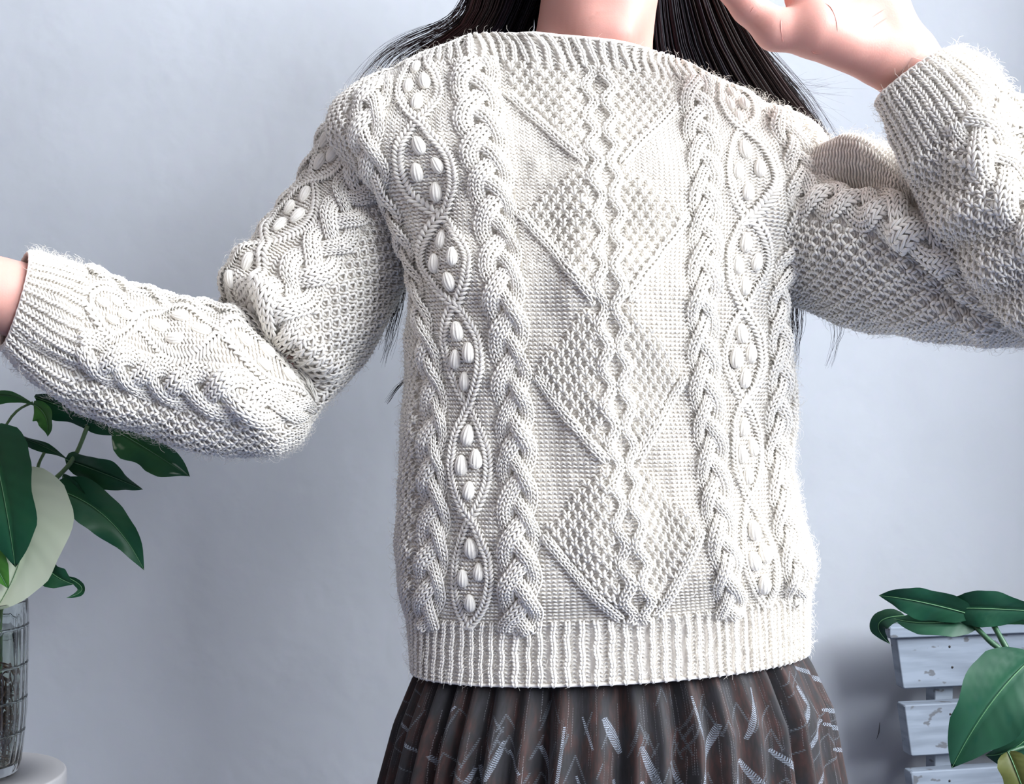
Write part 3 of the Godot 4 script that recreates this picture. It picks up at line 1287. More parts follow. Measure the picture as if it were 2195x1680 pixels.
func hand_bones(f: Field, wrist: Vector3, knuckles: Array, fingers: Array, radii: Array, thumb: Array, thumb_r: Array) -> void:
	for i in 4:
		f.bone(wrist.lerp(knuckles[i], 0.12), knuckles[i], 0.017, 0.0118 if i < 3 else 0.0105, 0.012)
	for i in 4:
		var c: Array = [knuckles[i]] + fingers[i]
		for j in c.size() - 1:
			f.bone(c[j], c[j + 1], radii[i] - 0.0008 * j, radii[i] - 0.0008 * (j + 1), 0.003)
	for j in thumb.size() - 1:
		f.bone(thumb[j], thumb[j + 1], thumb_r[j], thumb_r[j + 1], 0.006)


func person() -> void:
	var who := thing("person", Vector3(0.1, 0, 0), "long-haired person in cream cable-knit pullover and brown patterned skirt, one hand raised", "person")
	var bk := Baker.new()
	var sh_l := at(810, 330, -0.045)
	var sh_r := at(1700, 390, -0.015)
	var el_l := at(560, 870, -0.025)
	var el_r := at(2220, 585, 0.12)
	var wr_l := at(28, 640, 0.066)
	var wr_r := at(1962, 160, 0.13)
	var f := Field.new(Vector3(-0.62, -0.03, -0.16), Vector3(0.62, 1.42, 0.22), 0.013)
	var hip := Vector3(0.1, 0.82, 0)
	var chest := Vector3(0.098, 1.18, 0.0)
	var neck := Vector3(0.088, 1.34, -0.012)
	f.bone(hip + Vector3(-0.06, 0, 0), hip + Vector3(-0.05, 0.16, 0), 0.066, 0.062, 0.04)
	f.bone(hip + Vector3(0.06, 0, 0), hip + Vector3(0.05, 0.16, 0), 0.066, 0.062, 0.04)
	f.bone(hip + Vector3(-0.05, 0.16, 0), chest + Vector3(-0.05, 0, 0), 0.07, 0.078, 0.05)
	f.bone(hip + Vector3(0.05, 0.16, 0), chest + Vector3(0.05, 0, 0), 0.07, 0.078, 0.05)
	f.bone(chest, neck + Vector3(0, -0.06, 0), 0.08, 0.05, 0.05)
	f.bone(sh_l, sh_r, 0.042, 0.042, 0.05)
	f.bone(sh_l, el_l, 0.04, 0.026, 0.03)
	f.bone(sh_r, el_r, 0.04, 0.03, 0.03)
	f.bone(el_l, wr_l, 0.028, 0.034, 0.02)
	f.bone(el_r, wr_r, 0.03, 0.026, 0.02)
	for s in [-1.0, 1.0]:
		var h := hip + Vector3(0.075 * s, -0.05, 0)
		var kn := Vector3(0.1 + 0.07 * s, 0.45, 0.015)
		var an := Vector3(0.1 + 0.075 * s, 0.085, -0.02)
		f.bone(h, kn, 0.064, 0.048, 0.03)
		f.bone(kn, an, 0.048, 0.032, 0.02)
		f.bone(an, Vector3(an.x + 0.012 * s, 0.032, 0.12), 0.036, 0.024, 0.02)
	f.add_to(bk)
	# neck and head
	var g := Field.new(Vector3(-0.02, 1.26, -0.14), Vector3(0.2, 1.68, 0.14), 0.006)
	g.bone(at(1262, 175, -0.012), at(1288, -30, -0.012), 0.0600, 0.0575, 0.02)
	g.bone(at(1190, 260, -0.005), at(1350, 290, -0.005), 0.05, 0.05, 0.05)
	var hd := at(1292, -215, 0.005)
	g.bone(hd + Vector3(0, 0.04, -0.018), hd + Vector3(0, 0.035, 0.005), 0.078, 0.078, 0.03)
	g.bone(hd + Vector3(0, -0.01, 0.02), hd + Vector3(0, -0.072, 0.045), 0.055, 0.026, 0.035)
	g.bone(hd + Vector3(0, 0.012, 0.085), hd + Vector3(0, -0.022, 0.1), 0.006, 0.010, 0.012)
	for s in [-1.0, 1.0]:
		g.bone(hd + Vector3(0.076 * s, 0.012, -0.01), hd + Vector3(0.074 * s, -0.02, -0.006), 0.009, 0.006, 0.006)
		g.bone(hd + Vector3(0.035 * s, -0.02, 0.055), hd + Vector3(0.04 * s, -0.01, 0.05), 0.02, 0.016, 0.02)
		g.bone(at(1292, 100, 0.0) + Vector3(0.012 * s, 0, 0.046), hd + Vector3(0.05 * s, -0.03, -0.02), 0.011, 0.013, 0.03)   # neck tendons
	g.bone(hd + Vector3(-0.016, -0.044, 0.078), hd + Vector3(0.016, -0.044, 0.078), 0.006, 0.006, 0.006)
	for s in [-1.0, 1.0]:
		g.bone(hd + Vector3(0.022 * s, 0.022, 0.078), hd + Vector3(0.046 * s, 0.02, 0.066), 0.006, 0.005, 0.01)     # brow ridge
	g.add_to(bk)
	# the raised left hand (at the right of the picture), palm to the viewer
	var zh := 0.118
	var hf := Field.new(Vector3(at(1470, 0, zh).x, at(0, 270, zh).y, zh - 0.06), Vector3(at(2040, 0, zh).x, at(0, -300, zh).y, zh + 0.055), 0.0024)
	hf.bone(at(1995, 225, 0.126), at(1930, 135, zh + 0.004), 0.0235, 0.0215, 0.02)
	hf.bone(at(2018, 205, 0.126), at(1955, 118, zh), 0.0235, 0.0215, 0.02)
	hf.bone(at(1925, 140, zh + 0.002), at(1850, 75, zh), 0.0225, 0.023, 0.02)
	hf.bone(at(1938, 105, zh), at(1893, 10, zh - 0.002), 0.0185, 0.0185, 0.016)
	hf.bone(at(1875, 120, zh + 0.006), at(1752, 62, zh + 0.014), 0.023, 0.0265, 0.014)     # ball of the thumb
	hf.bone(at(1830, 20, zh - 0.004), at(1780, -20, zh - 0.004), 0.022, 0.018, 0.02)
	var kn := [at(1728, -34, zh - 0.002), at(1792, -92, zh), at(1842, -112, zh), at(1888, -112, zh)]
	var fg := [
		[at(1668, -98, zh + 0.012), at(1630, -150, zh + 0.016), at(1610, -190, zh + 0.012)],
		[at(1712, -170, zh + 0.012), at(1672, -225, zh + 0.014), at(1655, -262, zh + 0.008)],
		[at(1782, -195, zh + 0.01), at(1748, -250, zh + 0.012), at(1732, -282, zh + 0.006)],
		[at(1848, -182, zh + 0.008), at(1826, -228, zh + 0.008), at(1816, -256, zh + 0.004)]]
	hand_bones(hf, at(1925, 110, zh), kn, fg, [0.0098, 0.0102, 0.0096, 0.0086], [at(1740, 66, zh + 0.014), at(1662, 64, zh + 0.013), at(1604, 16, zh + 0.011), at(1548, -38, zh + 0.01)], [0.0225, 0.0178, 0.0142, 0.0112])
	hf.bone(at(1800, 45, zh + 0.002), at(1716, -6, zh + 0.004), 0.018, 0.0145, 0.012)
	hf.add_to(bk)
	# the right hand reaches out of the picture at the left
	var lw := at(-75, 602, 0.085)
	var lf := Field.new(lw - Vector3(0.21, 0.1, 0.07), lw + Vector3(0.1, 0.12, 0.13), 0.006)
	lf.bone(wr_l, lw, 0.0365, 0.031, 0.02)
	var lk := [lw + Vector3(-0.075, 0.038, 0.04), lw + Vector3(-0.084, 0.016, 0.036), lw + Vector3(-0.082, -0.006, 0.032), lw + Vector3(-0.075, -0.026, 0.028)]
	var lg := []
	for i in 4:
		lg.append([lk[i] + Vector3(-0.032, 0.006, 0.026), lk[i] + Vector3(-0.046, 0.004, 0.046), lk[i] + Vector3(-0.05, 0.0, 0.062)])
	hand_bones(lf, lw, lk, lg, [0.0098, 0.01, 0.0096, 0.0086], [lw + Vector3(-0.02, 0.025, 0.02), lw + Vector3(-0.05, 0.058, 0.045), lw + Vector3(-0.075, 0.066, 0.066)], [0.02, 0.013, 0.0105])
	lf.add_to(bk)
	var body := put("body", bk.mesh(), M.skin, who)
	# eyes, brows and lips
	for s in [-1.0, 1.0]:
		var e := hd + Vector3(0.032 * s, 0.002, 0.0)
		e.z = g.front(e)
		for q in [["eye", Vector3(0.0135, 0.0062, 0.006), -0.003, M.eye_white], ["iris", Vector3(0.0056, 0.0056, 0.004), 0.0002, M.iris]]:
			var eb := Baker.new()
			var pts := PackedVector3Array()
			for j in 9:
				for i in 18:
					var la := PI * (j / 8.0 - 0.5)
					pts.append(e + Vector3(0, 0, q[2]) + Vector3(cos(la) * cos(TAU * i / 18.0), sin(la), cos(la) * sin(TAU * i / 18.0)) * q[1])
			eb.grid(pts, 18, 9, true, true)
			put(q[0], eb.mesh(), q[3], body)
		for q in [["eyelid", 0.0062, 0.0045, 0.0016, M.brow], ["eyebrow", 0.021, 0.004, 0.0026, M.brow]]:
			var line_ := []
			for i in 7:
				var t := i / 6.0 * 2.0 - 1.0
				var p := e + Vector3(0.016 * t, q[1] - q[2] * t * t, 0)
				p.z = g.front(p) + 0.0006
				line_.append(p)
			var lb := Baker.new()
			var lr := PackedFloat32Array()
			for i in 17:
				lr.append(q[3] * (0.35 + 0.65 * sin(PI * i / 16.0)))
			lb.tube(curve(line_, 16), lr, 6)
			put(q[0], lb.mesh(), q[4], body)
	for q in [[-0.041, 0.0032], [-0.047, 0.0038]]:
		var line_ := []
		for i in 9:
			var t := i / 8.0 * 2.0 - 1.0
			var p := hd + Vector3(0.021 * t, q[0] + (0.0012 * cos(t * 7.0) if q[0] > -0.044 else 0.003 * t * t), 0)
			p.z = g.front(p) - 0.0008
			line_.append(p)
		var lb := Baker.new()
		var lr := PackedFloat32Array()
		for i in 17:
			lr.append(q[1] * (0.2 + 0.8 * sin(PI * i / 16.0)))
		lb.tube(curve(line_, 16), lr, 8)
		put("lip", lb.mesh(), M.lips, body)
	# fine creases of the palm, wrist and thumb
	for poly in [[[1671, 30], [1672, 48], [1675, 66], [1681, 86]], [[1752, 8], [1772, 22], [1786, 42], [1793, 66], [1797, 96]], [[1848, 80], [1874, 58], [1902, 38]], [[1860, 44], [1880, 30], [1896, 20]], [[1607, 28], [1614, 18], [1621, 4]], [[1740, 90], [1750, 106], [1762, 116]], [[1830, 92], [1848, 80]]]:
		var pts := []
		for q in poly:
			var p := at(q[0], q[1], zh)
			p.z = hf.front(p)
			p = at(q[0], q[1], p.z)
			p.z = hf.front(p) - 0.0003
			pts.append(p)
		var cb := Baker.new()
		var rad := PackedFloat32Array()
		for k in 17:
			rad.append(0.00045 * sin(PI * clampf(k / 16.0, 0.04, 0.96)) + 0.0001)
		cb.tube(curve(pts, 16), rad, 5)
		put("skin_crease", cb.mesh(), M.crease, body)
	build_skirt(who)
	build_sweater(who)
	build_hair(who)
	print("body ", body.mesh.get_faces().size() / 3)


# ------------------------------------------------------------------ skirt
func build_skirt(who: Node3D) -> void:
	var ys := [1375.0, 1440.0, 1530.0, 1680.0, 2300.0]
	var xl := [915.0, 888.0, 853.0, 816.0, 690.0]
	var xr := [1698.0, 1733.0, 1774.0, 1798.0, 1910.0]
	var dp := [0.086, 0.096, 0.11, 0.125, 0.18]
	var cre := [820.0, 862.0, 905.0, 946.0, 1000.0, 1058.0, 1127.0, 1192.0, 1255.0, 1312.0, 1385.0, 1438.0, 1503.0, 1560.0, 1622.0, 1690.0, 1745.0, 1785.0, 1800.0]
	var deep := [1.0, 0.6, 1.4, 0.6, 0.7, 0.5, 1.7, 0.7, 0.6, 1.5, 0.6, 1.1, 0.7, 0.6, 0.6, 1.8, 0.7, 0.6, 0.5]
	var ths := []
	for x in cre:
		ths.append(asin(clampf((x - 1307.0) / 494.0, -1.0, 1.0)))
	var nu := 720
	var nv := 46
	var pts := PackedVector3Array()
	var uvs := PackedVector2Array()
	for j in nv:
		var y := 1330.0 + 720.0 * pow(j / (nv - 1.0), 1.25)
		var l := at(table(ys, xl, y), y + 20.0, 0.0)
		var r := at(table(ys, xr, y), y - 20.0, 0.0)
		var d := table(ys, dp, y)
		for i in nu + 1:
			var th := -PI + TAU * i / nu
			var ff := th                       # the back repeats the front's folds
			if absf(th) > PI / 2.0:
				ff = signf(th) * (PI - absf(th))
			var w := 0.0
			for k in cre.size():
				var t: float = (ff - ths[k]) / 0.05
				w -= deep[k] * exp(-t * t)
			w += 0.35 * sin(ff * 41.0 + 0.6 * sin(ff * 7.0))
			var amp := 0.0075 + 0.009 * clampf((y - 1400.0) / 260.0, 0.0, 2.0)
			var rr := [l, r, d]
			var p := ring_point(rr, th)
			var c := (l + r) * 0.5
			var o := Vector3((p.x - c.x) / 0.17, 0, (p.z - c.z) / d).normalized()
			pts.append(p + o * (w * amp + 0.001))
			uvs.append(Vector2(th / PI + 0.5, (y - 1400.0) / 308.0))
	var b := Baker.new()
	b.grid(pts, nu + 1, nv, false, false, PackedColorArray(), uvs)
	var s := put("skirt", b.mesh(), M.skirt, who)
	s.set_meta("label", "brown gathered skirt with silver chevron weave")


# ------------------------------------------------------------------ hair
func strand(b: Baker, ctrl: Array, rad: float, jit: float, col: Color, segs := 14) -> void:
	var off := Vector3(rng.randfn(), rng.randfn(), rng.randfn()) * jit
	var pts := PackedVector3Array()
	var rs := PackedFloat32Array()
	for i in segs + 1:
		var t := i / float(segs)
		var p: Vector3 = along(ctrl, t * (ctrl.size() - 1))
		p += off * (0.3 + t) + Vector3(noise.get_noise_2d(off.x * 900.0, t * 3.0), 0, noise.get_noise_2d(off.y * 900.0, t * 3.0 + 50.0)) * jit * 0.8
		pts.append(p)
		rs.append(rad * (1.0 - 0.75 * t * t))
	b.tube(pts, rs, 4, col)


func build_hair(who: Node3D) -> void:
	var dark := lin(20, 18, 26)
	var brown := lin(46, 29, 28)
	# right lock: from the head over the back of the shoulder
	var b := Baker.new()
	for k in 900:
		var q := rng.randf()
		var layer := rng.randf()
		var c := [at(1352 + 34 * q, -330, -0.02 - 0.06 * layer), at(1382 + 110 * q, -170, -0.03 - 0.04 * layer), at(1400 + 150 * q, -40, -0.03 - 0.045 * layer), at(1408 + 205 * q + 14 * q * q, 95, -0.035 - 0.05 * layer), at(1440 + 270 * q, 215, -0.05 - 0.05 * layer), at(1500 + 285 * q, 330, -0.085 - 0.05 * layer), at(1480 + 240 * q, 520, -0.135 - 0.02 * layer)]
		strand(b, c, rng.randf_range(0.0006, 0.0014), 0.0014, dark.lerp(brown, clampf(q * q * 0.7 + rng.randf_range(-0.2, 0.25), 0.0, 1.0)))
	for k in 110:                        # loose hairs at its outer edge
		var q := rng.randf_range(0.9, 1.03)
		var c := [at(1392 + 120 * q, -170, -0.05), at(1400 + 150 * q, -40, -0.055), at(1412 + 212 * q, 92, -0.06), at(1442 + 280 * q, 210, -0.07), at(1500 + 290 * q, 320, -0.1)]
		strand(b, c, rng.randf_range(0.00016, 0.00042), 0.004, dark.lerp(brown, rng.randf()), 18)
	for k in 46:
		var q := rng.randf_range(0.75, 1.0)
		var s := rng.randf_range(20.0, 110.0)
		var c := [at(1400 + 180 * q, 20, -0.05), at(1420 + 225 * q, 120, -0.06), at(1440 + 260 * q + s * 0.3, 190, -0.06), at(1470 + 280 * q + s, 215 + rng.randf_range(-50, 60), -0.05)]
		strand(b, c, 0.00012, 0.005, brown, 18)
	# left lock: sweeps down beside the neck to the shoulder
	for k in 800:
		var q := rng.randf()
		var layer := rng.randf()
		var c := [at(1196 + 34 * q, -330, -0.02 - 0.06 * layer), at(1046 + 150 * q, -160, -0.03 - 0.05 * layer), at(1018 + 150 * q, -30, -0.035 - 0.05 * layer), at(985 + 150 * q, 52, -0.04 - 0.05 * layer), at(905 + 215 * q, 105 + 10 * q, -0.05 - 0.05 * layer), at(862 + 225 * q, 150 + 20 * q, -0.075 - 0.05 * layer), at(850 + 200 * q, 330, -0.13)]
		strand(b, c, rng.randf_range(0.0006, 0.0014), 0.0012, brown.lerp(dark, clampf(q * 1.5 + rng.randf_range(-0.15, 0.2), 0.0, 1.0)))
	for k in 70:
		var q := rng.randf_range(-0.12, 0.08)
		var c := [at(1032 + 150 * q, -160, -0.05), at(1016 + 150 * q, -20, -0.05), at(975 + 150 * q, 48, -0.05), at(895 + 215 * q, 92 + 12 * q, -0.05), at(836 + 225 * q, 132, -0.06), at(800 + 200 * q, 190, -0.06)]
		strand(b, c, rng.randf_range(0.00014, 0.0004), 0.005, dark.lerp(brown, rng.randf()), 18)
	for k in 16:
		var q := rng.randf_range(0.0, 1.0)
		strand(b, [at(990, 40, -0.05), at(900 - 20 * q, 70, -0.05), at(820 - 30 * q, 110 + 30 * q, -0.05), at(760 - 30 * q, 180 + 60 * q, -0.04), at(735 - 20 * q, 250 + 90 * q, -0.03)], 0.00011, 0.004, brown, 18)
	# the curtain of hair behind the neck
	for k in 560:
		var q := rng.randf()
		var c := [at(1190 + 200 * q, -330, -0.085), at(1040 + 480 * q, -170, -0.09), at(1010 + 545 * q, -40, -0.1), at(1000 + 580 * q, 90, -0.115), at(985 + 620 * q, 250, -0.135)]
		strand(b, c, rng.randf_range(0.0013, 0.0024), 0.003, dark.lerp(brown, rng.randf() * 0.3))
	# the length down the back, its tips in sight under both arms
	for k in 260:
		var q := rng.randf()
		var c := [at(1000 + 560 * q, 200, -0.12), at(960 + 640 * q, 420, -0.135), at(930 + 690 * q, 560, -0.135), at(940 + 670 * q, 700, -0.13)]
		strand(b, c, rng.randf_range(0.001, 0.002), 0.004, dark)
	for k in 46:
		var q := rng.randf()
		var l := rng.randf_range(0.3, 1.0)
		var c := [at(875 - 14 * q, 520, -0.1), at(868 - 16 * q, 610, -0.1), at(862 - 22 * q, 610 + 60 * l, -0.1), at(852 - 26 * q, 610 + 120 * l, -0.1), at(836 - 20 * q, 610 + 175 * l, -0.1)]
		strand(b, c, rng.randf_range(0.00014, 0.0005), 0.0022, dark.lerp(brown, rng.randf() * 0.5), 18)
	for k in 8:
		strand(b, [at(900, 780, -0.1), at(870, 812, -0.1), at(850, 832, -0.1), at(828, 862, -0.1)], rng.randf_range(0.0002, 0.0006), 0.0012, dark, 10)
	for k in 52:
		var q := rng.randf()
		var l := rng.randf_range(0.25, 1.0)
		var c := [at(1680 + 30 * q, 560, -0.1), at(1684 + 34 * q, 640, -0.1), at(1686 + 34 * q, 640 + 55 * l, -0.1), at(1688 + 28 * q, 640 + 110 * l, -0.1), at(1690 + 8 * q, 640 + 175 * l, -0.1)]
		strand(b, c, rng.randf_range(0.00014, 0.00045), 0.0022, dark.lerp(brown, rng.randf() * 0.4), 18)
	for k in 12:
		var q := rng.randf()
		strand(b, [at(1770 + 34 * q, 600, -0.1), at(1774 + 34 * q, 670, -0.1), at(1782 + 26 * q, 710, -0.1), at(1784 + 10 * q, 745, -0.1), at(1772 + 6 * q, 785, -0.1)], rng.randf_range(0.00012, 0.0003), 0.002, dark, 16)
	put("hair", b.mesh(), M.hair, who, "stuff")
	# the crown of the head, above the picture
	var cp := Baker.new()
	var f := Field.new(Vector3(-0.03, 1.36, -0.18), Vector3(0.21, 1.7, 0.12), 0.009)
	var hd := at(1292, -215, 0.005)
	f.bone(hd + Vector3(0, 0.048, -0.03), hd + Vector3(0, 0.046, -0.004), 0.086, 0.084, 0.03)
	for s in [-1.0, 1.0]:
		f.bone(hd + Vector3(0.066 * s, 0.02, -0.035), hd + Vector3(0.074 * s, -0.03, -0.045), 0.03, 0.03, 0.03)
	f.bone(hd + Vector3(0, 0.0, -0.07), hd + Vector3(0, -0.04, -0.075), 0.06, 0.055, 0.03)
	f.add_to(cp)
	for i in cp.c.size():
		cp.c[i] = dark
	put("hair_crown", cp.mesh(), M.hair, who)


# ------------------------------------------------------------------ plants
const LEAF_T := [0.0, 0.04, 0.12, 0.24, 0.38, 0.55, 0.72, 0.86, 0.95, 1.0]
const LEAF_W := [0.04, 0.42, 0.74, 0.95, 1.0, 0.93, 0.72, 0.42, 0.16, 0.0]

func leaf(parent: Node3D, base: Vector3, mid: Vector3, tip: Vector3, wl: float, wr: float, roll: float, cup: float, wav: float, col: Color, col2: Color, variegate := 0.0, label := "") -> void:
	# a blade along the curve base-mid-tip; wl, wr half widths in metres, roll turns it about its spine
	var nu := 15
	var nv := 26
	var top := PackedVector3Array()
	var bot := PackedVector3Array()
	var cols := PackedColorArray()
	var rib := PackedVector3Array()
	var rr := PackedFloat32Array()
	var ctl := mid * 2.0 - (base + tip) * 0.5
	var sd := rng.randf() * 20.0
	for j in nv:
		var t := j / (nv - 1.0)
		var p := base.lerp(ctl, t).lerp(ctl.lerp(tip, t), t)
		var d := (ctl - base).lerp(tip - ctl, t).normalized()
		var side := d.cross(Vector3(0, 0, 1))
		side = (side if side.length() > 0.05 else Vector3(1, 0, 0)).normalized().rotated(d, roll)
		var nn := side.cross(d).normalized()
		if nn.z < 0.0:
			nn = -nn
		var w := table(LEAF_T, LEAF_W, t)
		for i in nu:
			var s := 2.0 * i / (nu - 1.0) - 1.0
			var hw := (wl if s < 0.0 else wr) * w
			var edge := absf(s)
			var z := cup * hw * (edge - edge * edge * 0.35) + wav * edge * edge * sin(t * 11.0 + sd + (2.0 if s < 0.0 else 0.0)) * minf(wl, wr) * minf(1.0, w * 1.4)
			z -= 0.06 * hw * exp(-edge * edge * 60.0)
			z += 0.006 * hw * sin((t * 9.0 - edge * 1.6) * TAU)          # faint side veins
			var q := p + side * (s * hw * (1.0 + 0.075 * sin(t * 10.0 + sd * 2.0 + s * 1.6) + 0.03 * sin(t * 23.0 + sd + s * 2.0))) + nn * z
			top.append(q)
			bot.append(q - nn * 0.0006 * (1.0 - edge * 0.6))
			var m := noise.get_noise_3d(q.x * 22.0 + sd, q.y * 22.0, q.z * 22.0) * 0.5 + 0.5
			var c := col.lerp(col2, clampf(m * 0.7 - 0.1 + exp(-edge * edge * 120.0) * 0.6, 0.0, 1.0))
			if variegate > 0.0:
				var a := noise.get_noise_2d(s * 3.0 + sd * 5.0, t * 2.0)
				if a > 0.42 - variegate * 0.4:
					c = c.lerp(lin(196, 208, 176) if variegate < 0.5 else lin(58, 118, 58), clampf((a - 0.42 + variegate * 0.4) * 9.0, 0.0, 0.9))
			cols.append(c)
		rib.append(p - nn * 0.004 * minf(wl, wr) / 0.03 * 0.0 + nn * 0.0003)
		rr.append(lerpf(0.0007, 0.0003, t))
	var b := Baker.new()
	b.grid(top, nu, nv, false, false, cols)
	var f := Baker.new()
	var up := (top[1] - top[0]).cross(top[nu] - top[0])
	b = Baker.new()
	b.grid(top, nu, nv, false, up.z < 0.0, cols)
	b.grid(bot, nu, nv, false, up.z >= 0.0, cols)
	var o := put("leaf", b.mesh(), M.leaf, parent)
	if label:
		o.set_meta("label", label)
	f.tube(rib, rr, 5)
	put("midrib", f.mesh(), M.midrib, o)


func px(v: float, z: float) -> float:     # a length in pixels at depth z, in metres
	return v / F * (CAM.z - z)


func curve(pts: Array, n: int) -> PackedVector3Array:
	var r := PackedVector3Array()
	for i in n + 1:
		r.append(along(pts, (pts.size() - 1.0) * i / n))
	return r


func stem(parent: Node3D, called: String, pts: Array, r0: float, r1: float, m: Material) -> void:
	var n := 22
	var rad := PackedFloat32Array()
	for i in n + 1:
		rad.append(lerpf(r0, r1, i / float(n)) * (1.0 + 0.06 * sin(i * 1.7)))
	var b := Baker.new()
	b.tube(curve(pts, n), rad, 8, Color.WHITE, true)
	put(called, b.mesh(), m, parent)


func left_plant() -> void:
	var zc := -0.2
	var c := at(-44, 1660, zc)                  # where the vase stands
	# round plant stand
	var st := thing("plant_stand", Vector3(c.x, 0, c.z), "small round white plant stand under the glass vase", "plant stand")
	var b := Baker.new()
	var r := 0.0952
	b.lathe(PackedVector2Array([Vector2(0.0, -0.022), Vector2(r - 0.004, -0.022), Vector2(r, -0.018), Vector2(r, -0.003), Vector2(r - 0.003, 0), Vector2(0.0, 0)]), c, 72)
	put("stand_top", b.mesh(), M.stand, st)
	b = Baker.new()
	b.lathe(PackedVector2Array([Vector2(0.0, -c.y), Vector2(0.08, -c.y), Vector2(0.08, -c.y + 0.012), Vector2(0.02, -c.y + 0.02), Vector2(0.017, -0.05), Vector2(0.03, -0.022), Vector2(0.0, -0.022)]), c, 48)
	put("pedestal", b.mesh(), M.stand, st)
	# cut-glass vase
	var va := thing("glass_vase", c, "clear cut-glass vase full of water and tangled roots on the round white stand", "vase")
	b = Baker.new()
	var h := 0.2
	var g := PackedVector2Array()
	for q in [[0.0, 0.0005], [0.0385, 0.0005], [0.0425, 0.004], [0.0445, 0.014], [0.0475, 0.04], [0.0505, 0.075], [0.0515, 0.12], [0.0525, 0.165], [0.0525, 0.172], [0.0520, 0.1735], [0.0525, 0.175], [0.0528, h], [0.0518, h + 0.0012], [0.0505, h], [0.0495, 0.172], [0.0485, 0.12], [0.0474, 0.075], [0.0445, 0.04], [0.041, 0.018], [0.037, 0.0135], [0.0, 0.0135]]:
		g.append(Vector2(q[0], q[1]))
	b.lathe(g, c, 192, 0.022, 26, Vector2(0.012, 0.178))
	put("glass", b.mesh(), M.glass, va)
	for y in [0.172, 0.128, 0.088, 0.05]:          # the cut bands round the glass
		var ring := Baker.new()
		var pr := PackedVector2Array()
		var rad: float = table([0.014, 0.04, 0.075, 0.12, 0.175], [0.0445, 0.0475, 0.0505, 0.0515, 0.0526], y) + 0.0007
		for k in 9:
			var a := TAU * k / 8.0
			pr.append(Vector2(rad + cos(a) * 0.0009, y + sin(a) * 0.0016))
		ring.lathe(pr, c, 96)
		put("cut_band", ring.mesh(), M.glass, va)
	b = Baker.new()
	b.lathe(PackedVector2Array([Vector2(0, 0.0145), Vector2(0.036, 0.0145), Vector2(0.040, 0.019), Vector2(0.0436, 0.04), Vector2(0.0465, 0.075), Vector2(0.0477, 0.12), Vector2(0.0485, 0.165), Vector2(0, 0.165)]), c, 64)
	put("water", b.mesh(), M.water, va)
	# the plant
	var pl := thing("pothos_cutting", c + Vector3(0, 0.02, 0), "variegated pothos cutting with wavy green leaves rooted in the cut-glass vase", "plant")
	var top := c + Vector3(0, 0.165, 0)
	var g1 := lin(42, 88, 54)
	var g2 := lin(64, 116, 62)
	var lite := lin(86, 146, 58)
	var dk := lin(30, 72, 50)
	leaf(pl, at(-95, 900, -0.19), at(-10, 848, -0.2), at(84, 874, -0.2), px(24, -0.2), px(24, -0.2), 0.9, 0.3, 0.1, g2, lite)
	leaf(pl, at(72, 866, -0.2), at(98, 893, -0.196), at(102, 935, -0.2), px(27, -0.2), px(31, -0.2), 0.5, 0.3, 0.12, g2, lite)
	leaf(pl, at(74, 850, -0.205), at(160, 884, -0.2), at(262, 935, -0.2), px(30, -0.2), px(34, -0.2), 0.6, 0.3, 0.18, dk, g1)
	leaf(pl, at(240, 918, -0.2), at(322, 966, -0.19), at(407, 1021, -0.2), px(52, -0.2), px(48, -0.2), 0.35, 0.25, 0.16, g1, g2, 0.05)
	leaf(pl, at(-30, 925, -0.2), at(62, 943, -0.2), at(150, 988, -0.205), px(20, -0.2), px(20, -0.2), 0.8, 0.3, 0.2, g1, dk)
	leaf(pl, at(140, 984, -0.205), at(222, 1014, -0.2), at(306, 1049, -0.2), px(42, -0.2), px(38, -0.2), 0.55, 0.3, 0.2, g1, dk)
	leaf(pl, at(-25, 915, -0.15), at(8, 1060, -0.125), at(33, 1216, -0.14), px(84, -0.13), px(84, -0.13), 0.12, 0.22, 0.05, lin(30, 78, 54), lin(48, 96, 64))
	leaf(pl, at(10, 1010, -0.175), at(52, 1150, -0.165), at(-12, 1310, -0.175), px(100, -0.17), px(88, -0.17), -0.1, 0.2, 0.06, lin(204, 211, 188), lin(188, 200, 168), 0.0, "pale cream variegated leaf")
	leaf(pl, at(-60, 1130, -0.15), at(-22, 1190, -0.15), at(18, 1262, -0.155), px(48, -0.15), px(34, -0.15), 0.3, 0.2, 0.06, lin(88, 150, 62), lin(60, 120, 56))
	leaf(pl, at(106, 1046, -0.2), at(222, 1104, -0.19), at(309, 1222, -0.2), px(44, -0.2), px(42, -0.2), -0.25, 0.28, 0.2, dk, g1)
	leaf(pl, at(134, 1020, -0.2), at(160, 1046, -0.196), at(196, 1080, -0.197), px(20, -0.2), px(20, -0.2), 0.5, 0.3, 0.1, dk, g1)
	leaf(pl, at(94, 1196, -0.19), at(112, 1228, -0.185), at(158, 1252, -0.19), px(36, -0.19), px(32, -0.19), 0.3, 0.4, 0.15, dk, g1)
	leaf(pl, at(142, 1236, -0.19), at(176, 1262, -0.19), at(143, 1281, -0.185), px(11, -0.19), px(11, -0.19), 0.4, 0.3, 0.0, dk, g1)
	stem(pl, "stem", [at(188, 912, -0.2), at(158, 982, -0.2), at(112, 1032, -0.2), at(50, 1080, -0.2), top + Vector3(0.012, 0.03, 0), top + Vector3(0.01, -0.06, 0)], 0.0024, 0.0036, M.stem)
	stem(pl, "stem", [at(95, 970, -0.2), at(82, 998, -0.205), at(74, 1046, -0.21), at(30, 1120, -0.21), top + Vector3(0.0, 0.03, -0.01), top + Vector3(0, -0.06, 0)], 0.0017, 0.0028, M.stem)
	stem(pl, "stem", [at(162, 1086, -0.2), at(122, 1108, -0.205), at(60, 1150, -0.21), top + Vector3(0.02, 0.02, -0.01), top + Vector3(0.012, -0.06, 0.0)], 0.0014, 0.0024, M.stem)
